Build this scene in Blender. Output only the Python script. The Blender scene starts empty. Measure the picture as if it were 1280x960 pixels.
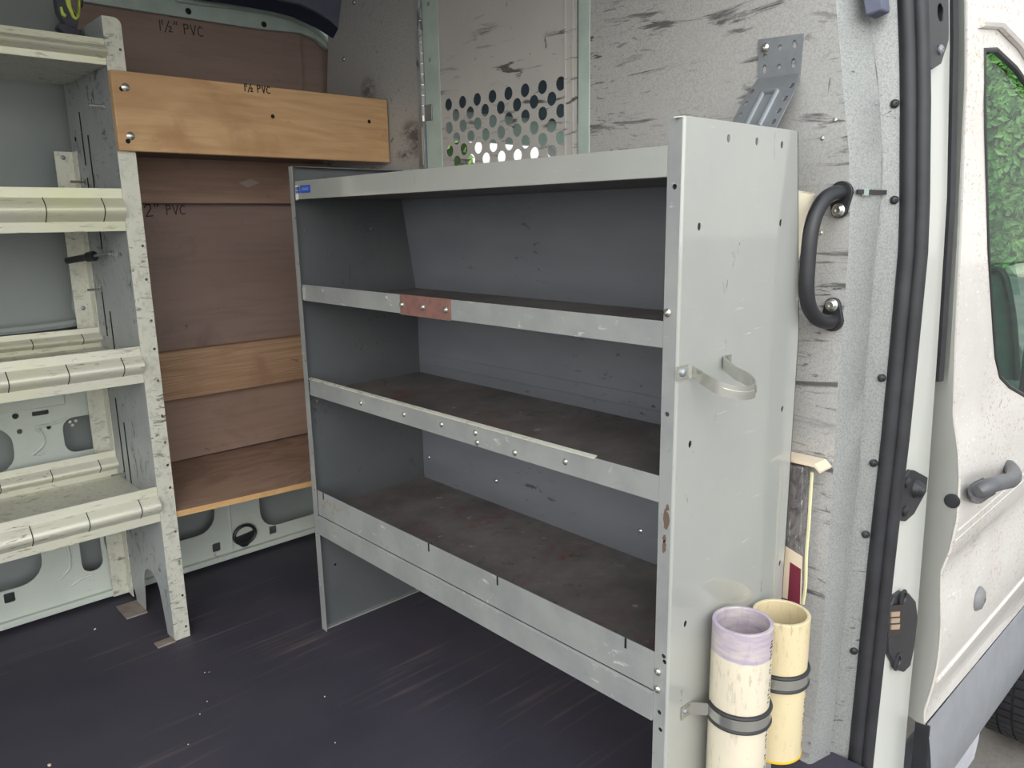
import bpy, bmesh, math, random
from mathutils import Vector, Matrix
from mathutils.geometry import tessellate_polygon
random.seed(7)
C = bpy.context.scene
COL = C.collection
# ------------------------------------------------------------------ camera, sky, exposure
CAM = Vector((-0.9138, -0.6317, 1.0779))
YAW, PITCH, ROLL, FPX = 0.749623, 0.210722, -0.015699, 960.2
def cam_axes():
    cy, sy, cp, sp = math.cos(YAW), math.sin(YAW), math.cos(PITCH), math.sin(PITCH)
    f = Vector((sy*cp, cy*cp, -sp)); r = Vector((cy, -sy, 0)); u = r.cross(f)
    cr, sr = math.cos(ROLL), math.sin(ROLL)
    return cr*r+sr*u, -sr*r+cr*u, f
AR, AU, AF = cam_axes()
cd = bpy.data.cameras.new('camera'); cam = bpy.data.objects.new('camera', cd); COL.objects.link(cam)
cd.sensor_width = 36; cd.lens = FPX/1280*36; cd.clip_start = 0.02; cd.clip_end = 300
cam.matrix_world = Matrix(((AR.x, AU.x, -AF.x, CAM.x), (AR.y, AU.y, -AF.y, CAM.y), (AR.z, AU.z, -AF.z, CAM.z), (0, 0, 0, 1)))
C.camera = cam
C.view_settings.view_transform = 'Standard'; C.view_settings.look = 'None'
C.view_settings.gamma = 1; C.view_settings.use_curve_mapping = False
C.view_settings.exposure = 0.45
W = bpy.data.worlds.new('sky'); C.world = W; W.use_nodes = True
nt = W.node_tree; nt.nodes.clear()
wo = nt.nodes.new('ShaderNodeOutputWorld'); bg = nt.nodes.new('ShaderNodeBackground')
tc = nt.nodes.new('ShaderNodeTexCoord'); sx = nt.nodes.new('ShaderNodeSeparateXYZ'); rmp = nt.nodes.new('ShaderNodeValToRGB')
nt.links.new(tc.outputs['Generated'], sx.inputs[0]); nt.links.new(sx.outputs['Z'], rmp.inputs[0])
rmp.color_ramp.elements[0].color = (1.0, 1.0, 0.94, 1); rmp.color_ramp.elements[1].color = (0.80, 0.89, 1.0, 1)
nt.links.new(rmp.outputs[0], bg.inputs[0])
dp = nt.nodes.new('ShaderNodeVectorMath'); dp.operation = 'DOT_PRODUCT'; dp.inputs[1].default_value = Vector((-.80, -.52, .16)).normalized()
nt.links.new(tc.outputs['Generated'], dp.inputs[0])   # bright sky lobe added to light the interior through the open doors
mr = nt.nodes.new('ShaderNodeMapRange'); mr.interpolation_type = 'SMOOTHSTEP'; mr.inputs[1].default_value = -.1; mr.inputs[2].default_value = 1.0; mr.inputs[3].default_value = .8; mr.inputs[4].default_value = 2.6
nt.links.new(dp.outputs['Value'], mr.inputs[0]); nt.links.new(mr.outputs[0], bg.inputs[1])
nt.links.new(bg.outputs[0], wo.inputs[0])
sd = bpy.data.lights.new('sun', 'SUN'); sd.energy = 0.7; sd.angle = math.radians(40); sd.color = (1, .95, .86)
so = bpy.data.objects.new('sun', sd); COL.objects.link(so)
so.rotation_euler = Vector((0.7, 0.7, -.55)).to_track_quat('-Z', 'Y').to_euler()

# ------------------------------------------------------------------ helpers
def at(px, py, ax, val):
    d = AF + AR*((px-640)/FPX) + AU*((480-py)/FPX)
    return CAM + d*((val-CAM[ax])/d[ax])
def s2l(c): return tuple((x/255/12.92 if x/255 <= .04045 else ((x/255+.055)/1.055)**2.4) for x in c)
WORLD = {}
def tag(o, label=None, cat=None, group=None, kind=None):
    if label: o['label'] = label
    if cat: o['category'] = cat
    if group: o['group'] = group
    if kind: o['kind'] = kind
    return o
def thing(name, label, cat, loc, group=None):
    o = bpy.data.objects.new(name, None); COL.objects.link(o); o.empty_display_size = .05
    o.location = loc; WORLD[o.name] = Vector(loc)
    return tag(o, label, cat, group)
def obj(name, bm, mat, parent=None, bevel=0, ang=32, sharp=True):
    bmesh.ops.recalc_face_normals(bm, faces=bm.faces[:])
    for f in bm.faces: f.smooth = True
    for e in bm.edges:
        if len(e.link_faces) == 2: e.smooth = e.calc_face_angle(3) < math.radians(ang)
    if parent: base = WORLD[parent.name].copy()
    else:
        xs = [v.co for v in bm.verts]
        base = Vector(((min(v.x for v in xs)+max(v.x for v in xs))/2, (min(v.y for v in xs)+max(v.y for v in xs))/2, min(v.z for v in xs)))
    bmesh.ops.translate(bm, verts=bm.verts[:], vec=-base)
    me = bpy.data.meshes.new(name); bm.to_mesh(me); bm.free()
    o = bpy.data.objects.new(name, me); COL.objects.link(o)
    if mat: me.materials.append(mat)
    if parent: o.parent = parent; WORLD[o.name] = base
    else: o.location = base; WORLD[o.name] = base
    if bevel:
        m = o.modifiers.new('bevel', 'BEVEL'); m.width = bevel; m.segments = 2; m.limit_method = 'ANGLE'; m.angle_limit = math.radians(40)
    return o
def struct(name, bm, mat, parent=None, bevel=0):
    o = obj(name, bm, mat, parent, bevel)
    if not parent: o['kind'] = 'structure'
    return o
def B(): return bmesh.new()
def box(bm, x0, x1, y0, y1, z0, z1):
    v = [bm.verts.new((x, y, z)) for z in (z0, z1) for x, y in ((x0, y0), (x1, y0), (x1, y1), (x0, y1))]
    for f in ((3,2,1,0), (4,5,6,7), (0,1,5,4), (1,2,6,5), (2,3,7,6), (3,0,4,7)): bm.faces.new([v[i] for i in f])
    return bm
def prism(bm, poly, vec):
    poly = [Vector(p) for p in poly]; vec = Vector(vec); n = len(poly)
    a = [bm.verts.new(p) for p in poly]; b = [bm.verts.new(p+vec) for p in poly]
    for t in tessellate_polygon([poly]):
        try: bm.faces.new([a[i] for i in t]); bm.faces.new([b[i] for i in reversed(t)])
        except ValueError: pass
    for i in range(n): bm.faces.new((a[i], a[(i+1) % n], b[(i+1) % n], b[i]))
    return bm
def tube(bm, path, r, n=12, closed=False, caps=True, flat=1.0):
    path = [Vector(p) for p in path]; m = len(path); rings = []
    prev = None
    for i, p in enumerate(path):
        a = path[(i-1) % m] if (closed or i > 0) else p
        b = path[(i+1) % m] if (closed or i < m-1) else p
        t = (b-a).normalized()
        if prev is None:
            ref = Vector((0, 0, 1)) if abs(t.z) < .9 else Vector((1, 0, 0))
            u = t.cross(ref).normalized()
        else: u = (prev - t*prev.dot(t)).normalized()
        prev = u; w = t.cross(u)
        rr = r[i] if isinstance(r, (list, tuple)) else r
        rings.append([bm.verts.new(p + u*(rr*math.cos(2*math.pi*k/n)) + w*(rr*flat*math.sin(2*math.pi*k/n))) for k in range(n)])
    for i in range(m if closed else m-1):
        A, Bq = rings[i], rings[(i+1) % m]
        for k in range(n): bm.faces.new((A[k], A[(k+1) % n], Bq[(k+1) % n], Bq[k]))
    if caps and not closed: bm.faces.new(rings[0][::-1]); bm.faces.new(rings[-1])
    return bm
def cyl(bm, p0, p1, r0, r1=None, n=16): return tube(bm, [p0, p1], [r0, r0 if r1 is None else r1], n)
def lathe(bm, prof, org, axis=(0, 0, 1), n=32, closed=False):
    org = Vector(org); ax = Vector(axis).normalized()
    u = ax.orthogonal().normalized(); w = ax.cross(u)
    rings = [[bm.verts.new(org + ax*h + (u*math.cos(2*math.pi*k/n)+w*math.sin(2*math.pi*k/n))*max(r, 1e-5)) for k in range(n)] for r, h in prof]
    m = len(rings)
    for i in range(m if closed else m-1):
        A, Bq = rings[i], rings[(i+1) % m]
        for k in range(n): bm.faces.new((A[k], A[(k+1) % n], Bq[(k+1) % n], Bq[k]))
    if not closed:
        if prof[0][0] > 1e-4: bm.faces.new(rings[0][::-1])
        if prof[-1][0] > 1e-4: bm.faces.new(rings[-1])
    return bm
def sheet(bm, loops, t, f, ucut=(), vcut=()):
    """flat sheet with holes: loops[0] outline, others holes (u,v); f(u,v,w) -> point, w from 0 to t"""
    tmp = bmesh.new()
    flat = [p for lp in loops for p in lp]
    a = [tmp.verts.new((p[0], p[1], 0)) for p in flat]
    for tri in tessellate_polygon([[Vector((p[0], p[1], 0)) for p in lp] for lp in loops]):
        try: tmp.faces.new([a[i] for i in tri])
        except ValueError: pass
    for c in ucut: bmesh.ops.bisect_plane(tmp, geom=tmp.verts[:]+tmp.edges[:]+tmp.faces[:], plane_co=(c, 0, 0), plane_no=(1, 0, 0))
    for c in vcut: bmesh.ops.bisect_plane(tmp, geom=tmp.verts[:]+tmp.edges[:]+tmp.faces[:], plane_co=(0, c, 0), plane_no=(0, 1, 0))
    tmp.verts.ensure_lookup_table(); tmp.verts.index_update()
    P = [(v.co.x, v.co.y) for v in tmp.verts]
    lo = [bm.verts.new(f(u, v, 0)) for u, v in P]; hi = [bm.verts.new(f(u, v, t)) for u, v in P]
    for fc in tmp.faces:
        ix = [v.index for v in fc.verts]
        bm.faces.new([lo[i] for i in ix][::-1]); bm.faces.new([hi[i] for i in ix])
    for e in tmp.edges:
        if len(e.link_faces) == 1:
            i, j = e.verts[0].index, e.verts[1].index
            bm.faces.new((lo[i], lo[j], hi[j], hi[i]))
    tmp.free(); return bm
def circ(u, v, r, n=14, ry=None): return [(u+r*math.cos(2*math.pi*k/n), v+(ry or r)*math.sin(2*math.pi*k/n)) for k in range(n)]
def rrect(u0, u1, v0, v1, r, n=5):
    o = []
    for cx, cy, a in ((u1-r, v1-r, 0), (u0+r, v1-r, 90), (u0+r, v0+r, 180), (u1-r, v0+r, 270)):
        o += [(cx+r*math.cos(math.radians(a+90*k/n)), cy+r*math.sin(math.radians(a+90*k/n))) for k in range(n+1)]
    return o
def strip(bm, path, z0, z1, t):
    """vertical sheet following an (x,y) path, thickness t to the left of travel"""
    P = [Vector((p[0], p[1])) for p in path]; off = []
    for i in range(len(P)):
        d = (P[min(i+1, len(P)-1)]-P[max(i-1, 0)]).normalized(); off.append(P[i]+Vector((-d.y, d.x))*t)
    ring = P+off[::-1]
    return prism(bm, [(p.x, p.y, z0) for p in ring], (0, 0, z1-z0))
def arc(cx, cy, r, a0, a1, n=8): return [(cx+r*math.cos(math.radians(a0+(a1-a0)*k/n)), cy+r*math.sin(math.radians(a0+(a1-a0)*k/n))) for k in range(n+1)]
def smooth_path(pts, n=6):
    P = [Vector(p) for p in pts]; o = []
    for i in range(len(P)-1):
        a, b, c, d = P[max(i-1, 0)], P[i], P[i+1], P[min(i+2, len(P)-1)]
        for k in range(n):
            t = k/n; o.append(.5*((2*b)+(c-a)*t+(2*a-5*b+4*c-d)*t*t+(3*b-a-3*c+d)*t**3))
    o.append(P[-1]); return o
def interp(tab, z):
    tab = sorted(tab)
    if z <= tab[0][0]: (a, b), (c, d) = tab[0], tab[1]; return b+(d-b)*(z-a)/(c-a)*.6
    for (a, b), (c, d) in zip(tab, tab[1:]):
        if z <= c: return b+(d-b)*(z-a)/(c-a)
    (a, b), (c, d) = tab[-2], tab[-1]; return d+(d-b)*(z-c)/(c-a)

# ------------------------------------------------------------------ materials
class M:
    def __init__(s, name, rgb, rough=.5, metal=0, coat=0, spec=.5):
        s.m = bpy.data.materials.new(name); s.m.use_nodes = True; s.t = s.m.node_tree
        s.b = s.t.nodes['Principled BSDF']; s.col = None
        s.rgb = s2l(rgb)+(1,)
        s.b.inputs['Base Color'].default_value = s.rgb; s.b.inputs['Roughness'].default_value = rough
        s.b.inputs['Metallic'].default_value = metal; s.b.inputs['Coat Weight'].default_value = coat; s.b.inputs['Coat Roughness'].default_value = .06
        s.b.inputs['Specular IOR Level'].default_value = spec
        s.tc = s.t.nodes.new('ShaderNodeTexCoord')
    def noise(s, sc=(1, 1, 1), scale=5, detail=4, rough=.6, dist=0, off=(0, 0, 0)):
        mp = s.t.nodes.new('ShaderNodeMapping'); mp.inputs['Scale'].default_value = sc; mp.inputs['Location'].default_value = off
        s.t.links.new(s.tc.outputs['Object'], mp.inputs[0])
        n = s.t.nodes.new('ShaderNodeTexNoise'); n.inputs['Scale'].default_value = scale; n.inputs['Detail'].default_value = detail
        n.inputs['Roughness'].default_value = rough; n.inputs['Distortion'].default_value = dist
        s.t.links.new(mp.outputs[0], n.inputs['Vector']); return n.outputs['Fac']
    def ramp(s, fac, lo, hi):
        r = s.t.nodes.new('ShaderNodeMapRange'); r.inputs[1].default_value = lo; r.inputs[2].default_value = hi
        s.t.links.new(fac, r.inputs[0]); return r.outputs[0]
    def mul(s, a, b, op='MULTIPLY'):
        n = s.t.nodes.new('ShaderNodeMath'); n.operation = op; s.t.links.new(a, n.inputs[0])
        if isinstance(b, (int, float)): n.inputs[1].default_value = b
        else: s.t.links.new(b, n.inputs[1])
        return n.outputs[0]
    def axis(s, k):
        sp = s.t.nodes.new('ShaderNodeSeparateXYZ'); s.t.links.new(s.tc.outputs['Object'], sp.inputs[0]); return sp.outputs[k]
    def mix(s, fac, rgb):
        n = s.t.nodes.new('ShaderNodeMix'); n.data_type = 'RGBA'
        s.t.links.new(fac, n.inputs[0])
        if s.col is None: n.inputs[6].default_value = s.rgb
        else: s.t.links.new(s.col, n.inputs[6])
        n.inputs[7].default_value = s2l(rgb)+(1,)
        s.col = n.outputs[2]; s.t.links.new(s.col, s.b.inputs['Base Color']); return s
    def bump(s, fac, d=.001, strength=.5):
        n = s.t.nodes.new('ShaderNodeBump'); n.inputs['Distance'].default_value = d; n.inputs['Strength'].default_value = strength
        s.t.links.new(fac, n.inputs['Height']); s.t.links.new(n.outputs[0], s.b.inputs['Normal']); return s
    def to(s, fac, sock): s.t.links.new(fac, s.b.inputs[sock]); return s
def scuffs(m, sc, scale, lo, hi, rgb, area=(.45, .6), asc=3.0, dist=.6, off=(0, 0, 0)):
    a = m.ramp(m.noise(sc, scale, 5, .65, dist, off), lo, hi); b = m.ramp(m.noise((1, 1, 1), asc, 3, .5, 0, (3.1+off[0], 1.7, 5.2)), *area)
    return m.mix(m.mul(a, b), rgb)
def simple(name, rgb, rough=.5, metal=0, coat=0, var=None, spec=.5):
    m = M(name, rgb, rough, metal, coat, spec)
    if var: m.mix(m.ramp(m.noise((1, 1, 1), 14, 5), .4, .75), var)
    return m.m
# grey shelf paint: satin, faint scratches
m = M('grey shelf paint', (164, 165, 160), .34, .1, 1.0)
m.mix(m.ramp(m.noise((1, 1, 1), 6, 4), .35, .8), (156, 157, 153))
scuffs(m, (1.5, 1.5, 14), 7, .63, .70, (196, 196, 192), (.5, .62), 4)
scuffs(m, (9, 9, 3), 9, .66, .72, (92, 92, 94), (.52, .64), 5)
m.bump(m.noise((1, 1, 1), 90, 2), .0004, .12); PAINT = m.m
m = M('worn grey shelf paint', (150, 151, 149), .42, .15, .1)
m.mix(m.ramp(m.noise((1, 1, 1), 10, 5), .4, .75), (132, 134, 135))
scuffs(m, (1, 1, 2), 26, .62, .70, (196, 197, 194), (.45, .6), 9)
scuffs(m, (1.2, 1.2, 2.5), 17, .64, .70, (98, 84, 68), (.54, .66), 5)
PAINT_WORN = m.m
m = M('dark worn shelf pan', (122, 116, 114), .5, .1)
m.mix(m.ramp(m.noise((1, 1, 1), 5, 5, .7), .38, .66), (92, 85, 83))
m.mix(m.ramp(m.noise((1, 1, 1), 7, 5, .7, .5, (2, 4, 1)), .56, .70), (112, 74, 64))
m.mix(m.ramp(m.noise((1, 1, 1), 28, 4, .7), .63, .72), (64, 60, 60))
m.mix(m.ramp(m.noise((1, 1, 1), 30, 2, .5, 0, (4, 4, 4)), .72, .76), (150, 148, 146))
PAN = m.m
m = M('shaded shelf side paint', (90, 93, 95), .45, .05)  # shelf grey darkened, shade inside the unit put into the colour
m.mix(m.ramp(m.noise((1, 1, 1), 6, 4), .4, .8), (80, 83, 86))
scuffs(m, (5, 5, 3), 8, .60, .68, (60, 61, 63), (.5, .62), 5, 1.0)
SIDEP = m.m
m = M('shaded shelf back paint', (114, 117, 123), .5, .05)  # bluish cast of the shaded interior put into the base colour
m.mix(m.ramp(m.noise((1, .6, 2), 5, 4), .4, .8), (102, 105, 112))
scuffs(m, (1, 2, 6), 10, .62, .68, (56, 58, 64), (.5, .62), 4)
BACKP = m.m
m = M('patch plate brown primer', (128, 92, 84), .6); m.mix(m.ramp(m.noise((1, 1, 1), 60, 3), .4, .7), (112, 78, 72)); PATCH = m.m
BLUE = simple('blue label', (46, 78, 168), .35)
BLUE2 = simple('pale blue label', (120, 140, 200), .4)
# aluminium
m = M('scuffed aluminium', (212, 211, 198), .42, .25)
m.mix(m.ramp(m.noise((1, 1, 1), 9, 4), .4, .8), (200, 199, 186))
scuffs(m, (1, 1, 3), 26, .56, .66, (104, 100, 90), (.40, .56), 6)
m.mix(m.ramp(m.noise((1, 1, .8), 70, 4, .7), .52, .72), (178, 176, 164))
scuffs(m, (6, 6, 2), 40, .62, .68, (104, 96, 84), (.45, .6), 12, .3, (5, 2, 2))
ALU = m.m
m = M('rolled aluminium lip', (218, 216, 200), .36, .22)
m.mix(m.ramp(m.noise((1, 1, 1), 7, 4), .4, .8), (210, 207, 194))
scuffs(m, (2, 8, 12), 9, .58, .67, (128, 112, 94), (.42, .58), 6)
scuffs(m, (1.5, 10, 14), 14, .60, .68, (150, 138, 118), (.40, .55), 9, .6, (3, 1, 1))
m.mix(m.ramp(m.noise((.8, 1, 1), 4, 2, .5, 0, (7, 1, 2)), .5, .75), (214, 216, 178))  # yellow-green patches paint the outdoor light onto the lips
LIP = m.m
m = M('grey aluminium end panel', (166, 169, 170), .45, .2)
m.mix(m.ramp(m.noise((1, 1, 1), 5, 4), .4, .8), (140, 143, 146))
scuffs(m, (3, 3, 1.6), 12, .55, .64, (72, 74, 78), (.44, .57), 5, 1.0)
scuffs(m, (2, 2, 5), 12, .60, .68, (66, 68, 72), (.46, .58), 6, 1.0, (5, 5, 1))
ALUP = m.m
STEEL = simple('zinc steel', (204, 203, 196), .26, .9)
STEEL_D = simple('galvanised bracket', (150, 154, 158), .42, .6, 0, (128, 132, 138))
BLACKH = simple('dark hole', (16, 16, 18), .9)
# partition
m = M('hammered grey partition', (178, 176, 173), .46, .15)
sp = m.noise((1, 1, 1), 300, 2, .5); m.mix(m.ramp(sp, .40, .66), (158, 157, 156))
m.mix(m.ramp(m.noise((1, 1, 1), 3, 3), .45, .75), (171, 169, 167))
scuffs(m, (1, 1.0, 7), 5.0, .565, .64, (98, 95, 94), (.42, .54), 3.0, .9)
scuffs(m, (1, 2.2, 12), 7, .58, .65, (82, 80, 80), (.44, .55), 4.0, .9, (4, 7, 1))
scuffs(m, (1, 9, 2), 9, .64, .70, (96, 92, 92), (.48, .6), 5, .7, (1, 3, 9))
m.bump(sp, .0006, .35); PART = m.m
m = M('lit speckled partition edge', (196, 197, 195), .4, .2)  # partition grey made lighter, light on the outward face put into the tone
sp = m.noise((1, 1, 1), 330, 2, .5); m.mix(m.ramp(sp, .42, .64), (172, 174, 174))
scuffs(m, (3, 3, 10), 10, .62, .68, (80, 78, 76), (.52, .64), 4, .9)
m.bump(sp, .0006, .35); EDGE = m.m
m = M('door sheet grey', (190, 186, 183), .5, .1)
m.mix(m.ramp(m.noise((1, 1, 1), 4, 4), .4, .8), (180, 176, 174))
scuffs(m, (1, 1.4, 9), 5, .56, .63, (92, 88, 87), (.42, .54), 4, .8, (2, 2, 6))
scuffs(m, (1, 7, 3), 10, .66, .71, (96, 92, 92), (.5, .6), 4, .8)
DOORS = m.m
GREENGREY = simple('pale green grey paint', (176, 190, 182), .45, .05, 0, (160, 174, 168))
# van body
m = M('white van paint', (197, 197, 191), .28, 0, .4); m.mix(m.ramp(m.noise((1, 1, 1), 3, 3), .4, .8), (187, 188, 181)); VAN = m.m
m = M('van inner paint', (196, 202, 194), .42, 0, .1)
m.mix(m.ramp(m.noise((1, 1, 1), 5, 4), .4, .8), (184, 190, 184))
scuffs(m, (2, 2, 4), 13, .62, .68, (84, 86, 84), (.5, .62), 6, 1.0); INNER = m.m
m = M('door paint with dried splashes', (214, 209, 204), .25, 0, .5)
m.mix(m.ramp(m.noise((1, 1, 1), 5, 5), .4, .75), (203, 196, 190))
m.mix(m.mul(m.ramp(m.noise((1, 1, 1.6), 75, 3, .7), .55, .68), m.ramp(m.noise((1, 1, 1), 3, 3), .42, .56)), (188, 160, 128))
m.mix(m.mul(m.ramp(m.noise((1, 1, 1.6), 90, 3, .7, 0, (3, 3, 3)), .60, .72), m.ramp(m.noise((1, 1, 1), 4, 3), .45, .6)), (250, 248, 244))
DOORP = m.m
m = M('dull grey cargo wall', (150, 155, 152), .5); m.mix(m.ramp(m.noise((1, 1, 1), 2.2, 3), .4, .75), (138, 144, 146)); WALL = m.m
RUBBER = simple('black rubber', (34, 34, 38), .5, 0, 0, (48, 48, 52))
PLASTIC = simple('black plastic', (32, 32, 36), .42, 0, 0, (44, 44, 48))
CLAD = simple('grey cladding plastic', (188, 190, 196), .4, 0, .15, (174, 176, 183))
SILL = simple('pale sill plastic', (178, 178, 184), .55, 0, 0, (164, 164, 172))
HANDLE = simple('dark grey door handle', (92, 92, 95), .38, 0, 0, (78, 78, 82))
TRIM = simple('dark blue grey trim', (104, 108, 126), .85, 0, 0, (92, 96, 114))
TRIM2 = simple('shaded trim underside', (58, 62, 84), .8)  # trim colour darkened to carry the shade on its lower face
DASH = simple('teal grey dashboard', (96, 112, 112), .6, 0, 0, (84, 100, 100))
HEADL = simple('dark headliner', (112, 116, 132), .9)
CABW = simple('cab light trim', (222, 224, 222), .6)
m = M('floor liner', (66, 62, 72), .62, 0, 0, .35)
m.mix(m.ramp(m.noise((1, 1, 1), 3, 4), .4, .75), (54, 52, 63))
m.mix(m.mul(m.ramp(m.noise((.6, 18, 1), 3.2, 3, .5, .25), .56, .74), m.ramp(m.noise((1, 1, 1), 2.6, 3, .5, 0, (1, 5, 2)), .46, .62)), (102, 92, 90))
m.mix(m.ramp(m.noise((1, 1, 1), 240, 2), .62, .76), (66, 64, 72))
m.mix(m.ramp(m.noise((1, 1, 1), 75, 1, .5, 0, (2, 2, 2)), .83, .85), (150, 146, 140))
m.bump(m.noise((1, 1, 1), 300, 2), .0006, .4); FLOOR = m.m
def wood(name, base, dark, grain=(1.2, 9, 9), rough=.6, mid=None, seed=0, bands=4, streak=.35):
    m = M(name, base, rough, 0, .0, .3)
    n = m.noise(grain, 2.2, 3, .5, 1.1, (seed, seed*2, 1))
    w = m.t.nodes.new('ShaderNodeMath'); w.operation = 'PINGPONG'; m.t.links.new(m.mul(n, bands), w.inputs[0]); w.inputs[1].default_value = .5
    m.mix(m.ramp(w.outputs[0], .05, .5), mid or dark)
    m.mix(m.mul(m.ramp(m.noise((grain[0]*1.5, grain[1]*6, grain[2]*6), 6, 3, .6, .3, (seed, 1, 3)), .46, .70), streak), dark)
    m.mix(m.ramp(m.noise((1, 1, 1), 5, 5, .65, .6, (seed, 3, 3)), .54, .80), dark)
    m.mix(m.ramp(m.noise((1, 1, 1), 9, 5, .7, 1.5, (seed, 8, 3)), .66, .72), tuple(int(c*.72) for c in dark))
    return m.m
PLANK = wood('orange brown plank', (206, 167, 124), (166, 124, 86), (.6, 2.4, 2.4), .5, (188, 148, 106), 1, 4)
PLY = wood('dark brown plywood', (150, 128, 119), (120, 101, 95), (.6, 2, 2), .62, (144, 122, 113), 4, 3)
PLYB = wood('mid brown plywood', (156, 130, 116), (122, 100, 90), (.6, 2, 2), .62, (150, 124, 110), 7, 3)
PLYR = wood('reddish brown board', (170, 140, 124), (136, 110, 100), (.5, 3, 3), .6, (158, 128, 112), 2, 5)
LUMBER = wood('ribbed pine lumber', (188, 154, 124), (146, 114, 90), (.25, 9, 9), .6, (164, 130, 102), 6, 9, .9)
PLYSH = wood('plywood shelf face', (166, 136, 118), (122, 98, 86), (.8, 2.4, 3), .62, (146, 118, 102), 9, 5)
PLYEDGE = wood('raw plywood edge', (208, 168, 118), (160, 118, 76), (1, 5, 30), .6, (192, 150, 100), 3)
INK = simple('black marker ink', (30, 26, 26), .7)
INKD = simple('faded marker ink', (62, 50, 48), .8)
def pvc(name, base, dirt, primer=None):
    m = M(name, base, .42, 0, .1)
    m.mix(m.ramp(m.noise((1, 1, .5), 9, 5), .4, .75), tuple(int(c*.94) for c in base))
    m.mix(m.mul(m.ramp(m.noise((20, 20, 5), 6, 4, .7), .54, .78), m.ramp(m.noise((1, 1, 1), 9, 3), .38, .6)), dirt)
    m.mix(m.ramp(m.noise((5, 5, 14), 12, 4, .7, 0, (3, 3, 3)), .66, .80), dirt)
    if primer:
        z = m.axis(2); e = m.mul(m.noise((1, 1, 1), 14, 3), .018); z2 = m.mul(z, e, 'ADD')
        m.mix(m.mul(m.ramp(z2, primer, primer+.002), m.ramp(m.noise((1, 1, 5), 22, 3), .05, .9)), (140, 124, 164))
    return m.m
YELL = simple('yellow green plastic', (206, 222, 96), .45)
CHAR = simple('charcoal plastic', (66, 66, 78), .55)
GUM = simple('dried glue yellow', (206, 200, 160), .6)
CARD = simple('pale cardboard', (214, 196, 172), .7)
MAROON = simple('maroon label', (112, 38, 56), .5)
CONTACT = simple('brass contacts', (214, 186, 160), .35, .6)
m = M('asphalt', (128, 124, 120), .9); m.mix(m.ramp(m.noise((1, 1, 1), 60, 4, .7), .4, .7), (98, 96, 95))
m.mix(m.ramp(m.noise((1, 1, 1), .6, 3), .45, .7), (146, 138, 130)); ASPH = m.m
m = M('leaf green', (100, 132, 70), .55); m.mix(m.ramp(m.noise((1, 1, 1), .9, 3), .4, .7), (134, 164, 92)); m.mix(m.ramp(m.noise((1, 1, 1), 2.6, 2), .55, .72), (66, 98, 50)); LEAF = m.m
SOIL = simple('hedge core', (46, 66, 34), .9)
ROCK = simple('pale rock', (200, 186, 168), .85, 0, 0, (170, 152, 134))
def glassmat(name, tint):
    m = bpy.data.materials.new(name); m.use_nodes = True; t = m.node_tree; t.nodes.clear()
    o = t.nodes.new('ShaderNodeOutputMaterial'); mx = t.nodes.new('ShaderNodeMixShader'); tr = t.nodes.new('ShaderNodeBsdfTransparent'); gl = t.nodes.new('ShaderNodeBsdfGlossy'); lw = t.nodes.new('ShaderNodeLayerWeight'); lw.inputs[0].default_value = .5; pw = t.nodes.new('ShaderNodeMath'); pw.operation = 'POWER'; pw.inputs[1].default_value = 5; fr = t.nodes.new('ShaderNodeMath'); fr.inputs[1].default_value = .5; fr.operation = 'MULTIPLY'; t.links.new(lw.outputs['Facing'], pw.inputs[0]); t.links.new(pw.outputs[0], fr.inputs[0])
    tr.inputs[0].default_value = tint+(1,); gl.inputs['Roughness'].default_value = .01
    t.links.new(fr.outputs[0], mx.inputs[0]); t.links.new(tr.outputs[0], mx.inputs[1]); t.links.new(gl.outputs[0], mx.inputs[2]); t.links.new(mx.outputs[0], o.inputs[0]); return m
GLASS = glassmat('tinted window glass', (.72, .86, .80))
m = M('clear crinkled plastic bag', (120, 116, 114), .18, 0, .3); m.mix(m.ramp(m.noise((4, 4, 1.5), 14, 4, .7, 1.2), .4, .7), (66, 62, 66)); m.mix(m.ramp(m.noise((8, 8, 2), 14, 3, .7, 1.5), .62, .7), (190, 186, 182)); BAG = m.m

# ------------------------------------------------------------------ the setting
XP = 0.43           # rear face of the bulkhead
YW = 1.717          # inner face of the pressed lower wall panel
struct('floor', box(B(), -3.1, 0.50, -0.13, 1.80, -0.02, 0.0), FLOOR)
struct('ceiling', box(B(), -3.1, 0.50, 0.06, 1.80, 1.86, 1.89), INNER)
# driver's side wall: outer sheet plus the pressed lower panel with its openings
bm = B(); prism(bm, [(-3.1, 1.79, -.02), (-3.1, 1.80, .9), (-3.1, 1.76, 1.5), (-3.1, 1.62, 1.88), (-3.1, 1.66, 1.89), (-3.1, 1.80, 1.5), (-3.1, 1.85, .9), (-3.1, 1.84, -.02)], (3.55, 0, 0))
wl = struct('wall_left', bm, WALL)
bm = B()
holes = []
def wall_hole(c, r=.03): holes.append(rrect(*c, r))
wall_hole((-.36, -.035, .115, .285), .06); wall_hole((.115, .40, .075, .255), .06); wall_hole((-.72, -.52, .115, .30), .06)
wall_hole((-.425, -.37, .10, .30), .025); wall_hole((-.425, -.33, .46, .56), .03); wall_hole((-.72, -.545, .44, .565), .05)
wall_hole((-1.15, -.85, .10, .29), .06); wall_hole((-1.10, -.84, .44, .57), .05)
for u, v in ((-.608, .093), (-.04, .06), (.155, .062)): holes.append(rrect(u-.013, u+.013, v-.014, v+.014, .004))
for u, v, r in ((-.53, .588, .008), (-.526, .545, .007), (-.457, .543, .006), (-.40, .538, .004), (-.39, .548, .004), (-.405, .548, .004)): holes.append(circ(u, v, r, 12))
holes.append(rrect(-.492, -.452, .580, .592, .003))
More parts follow.
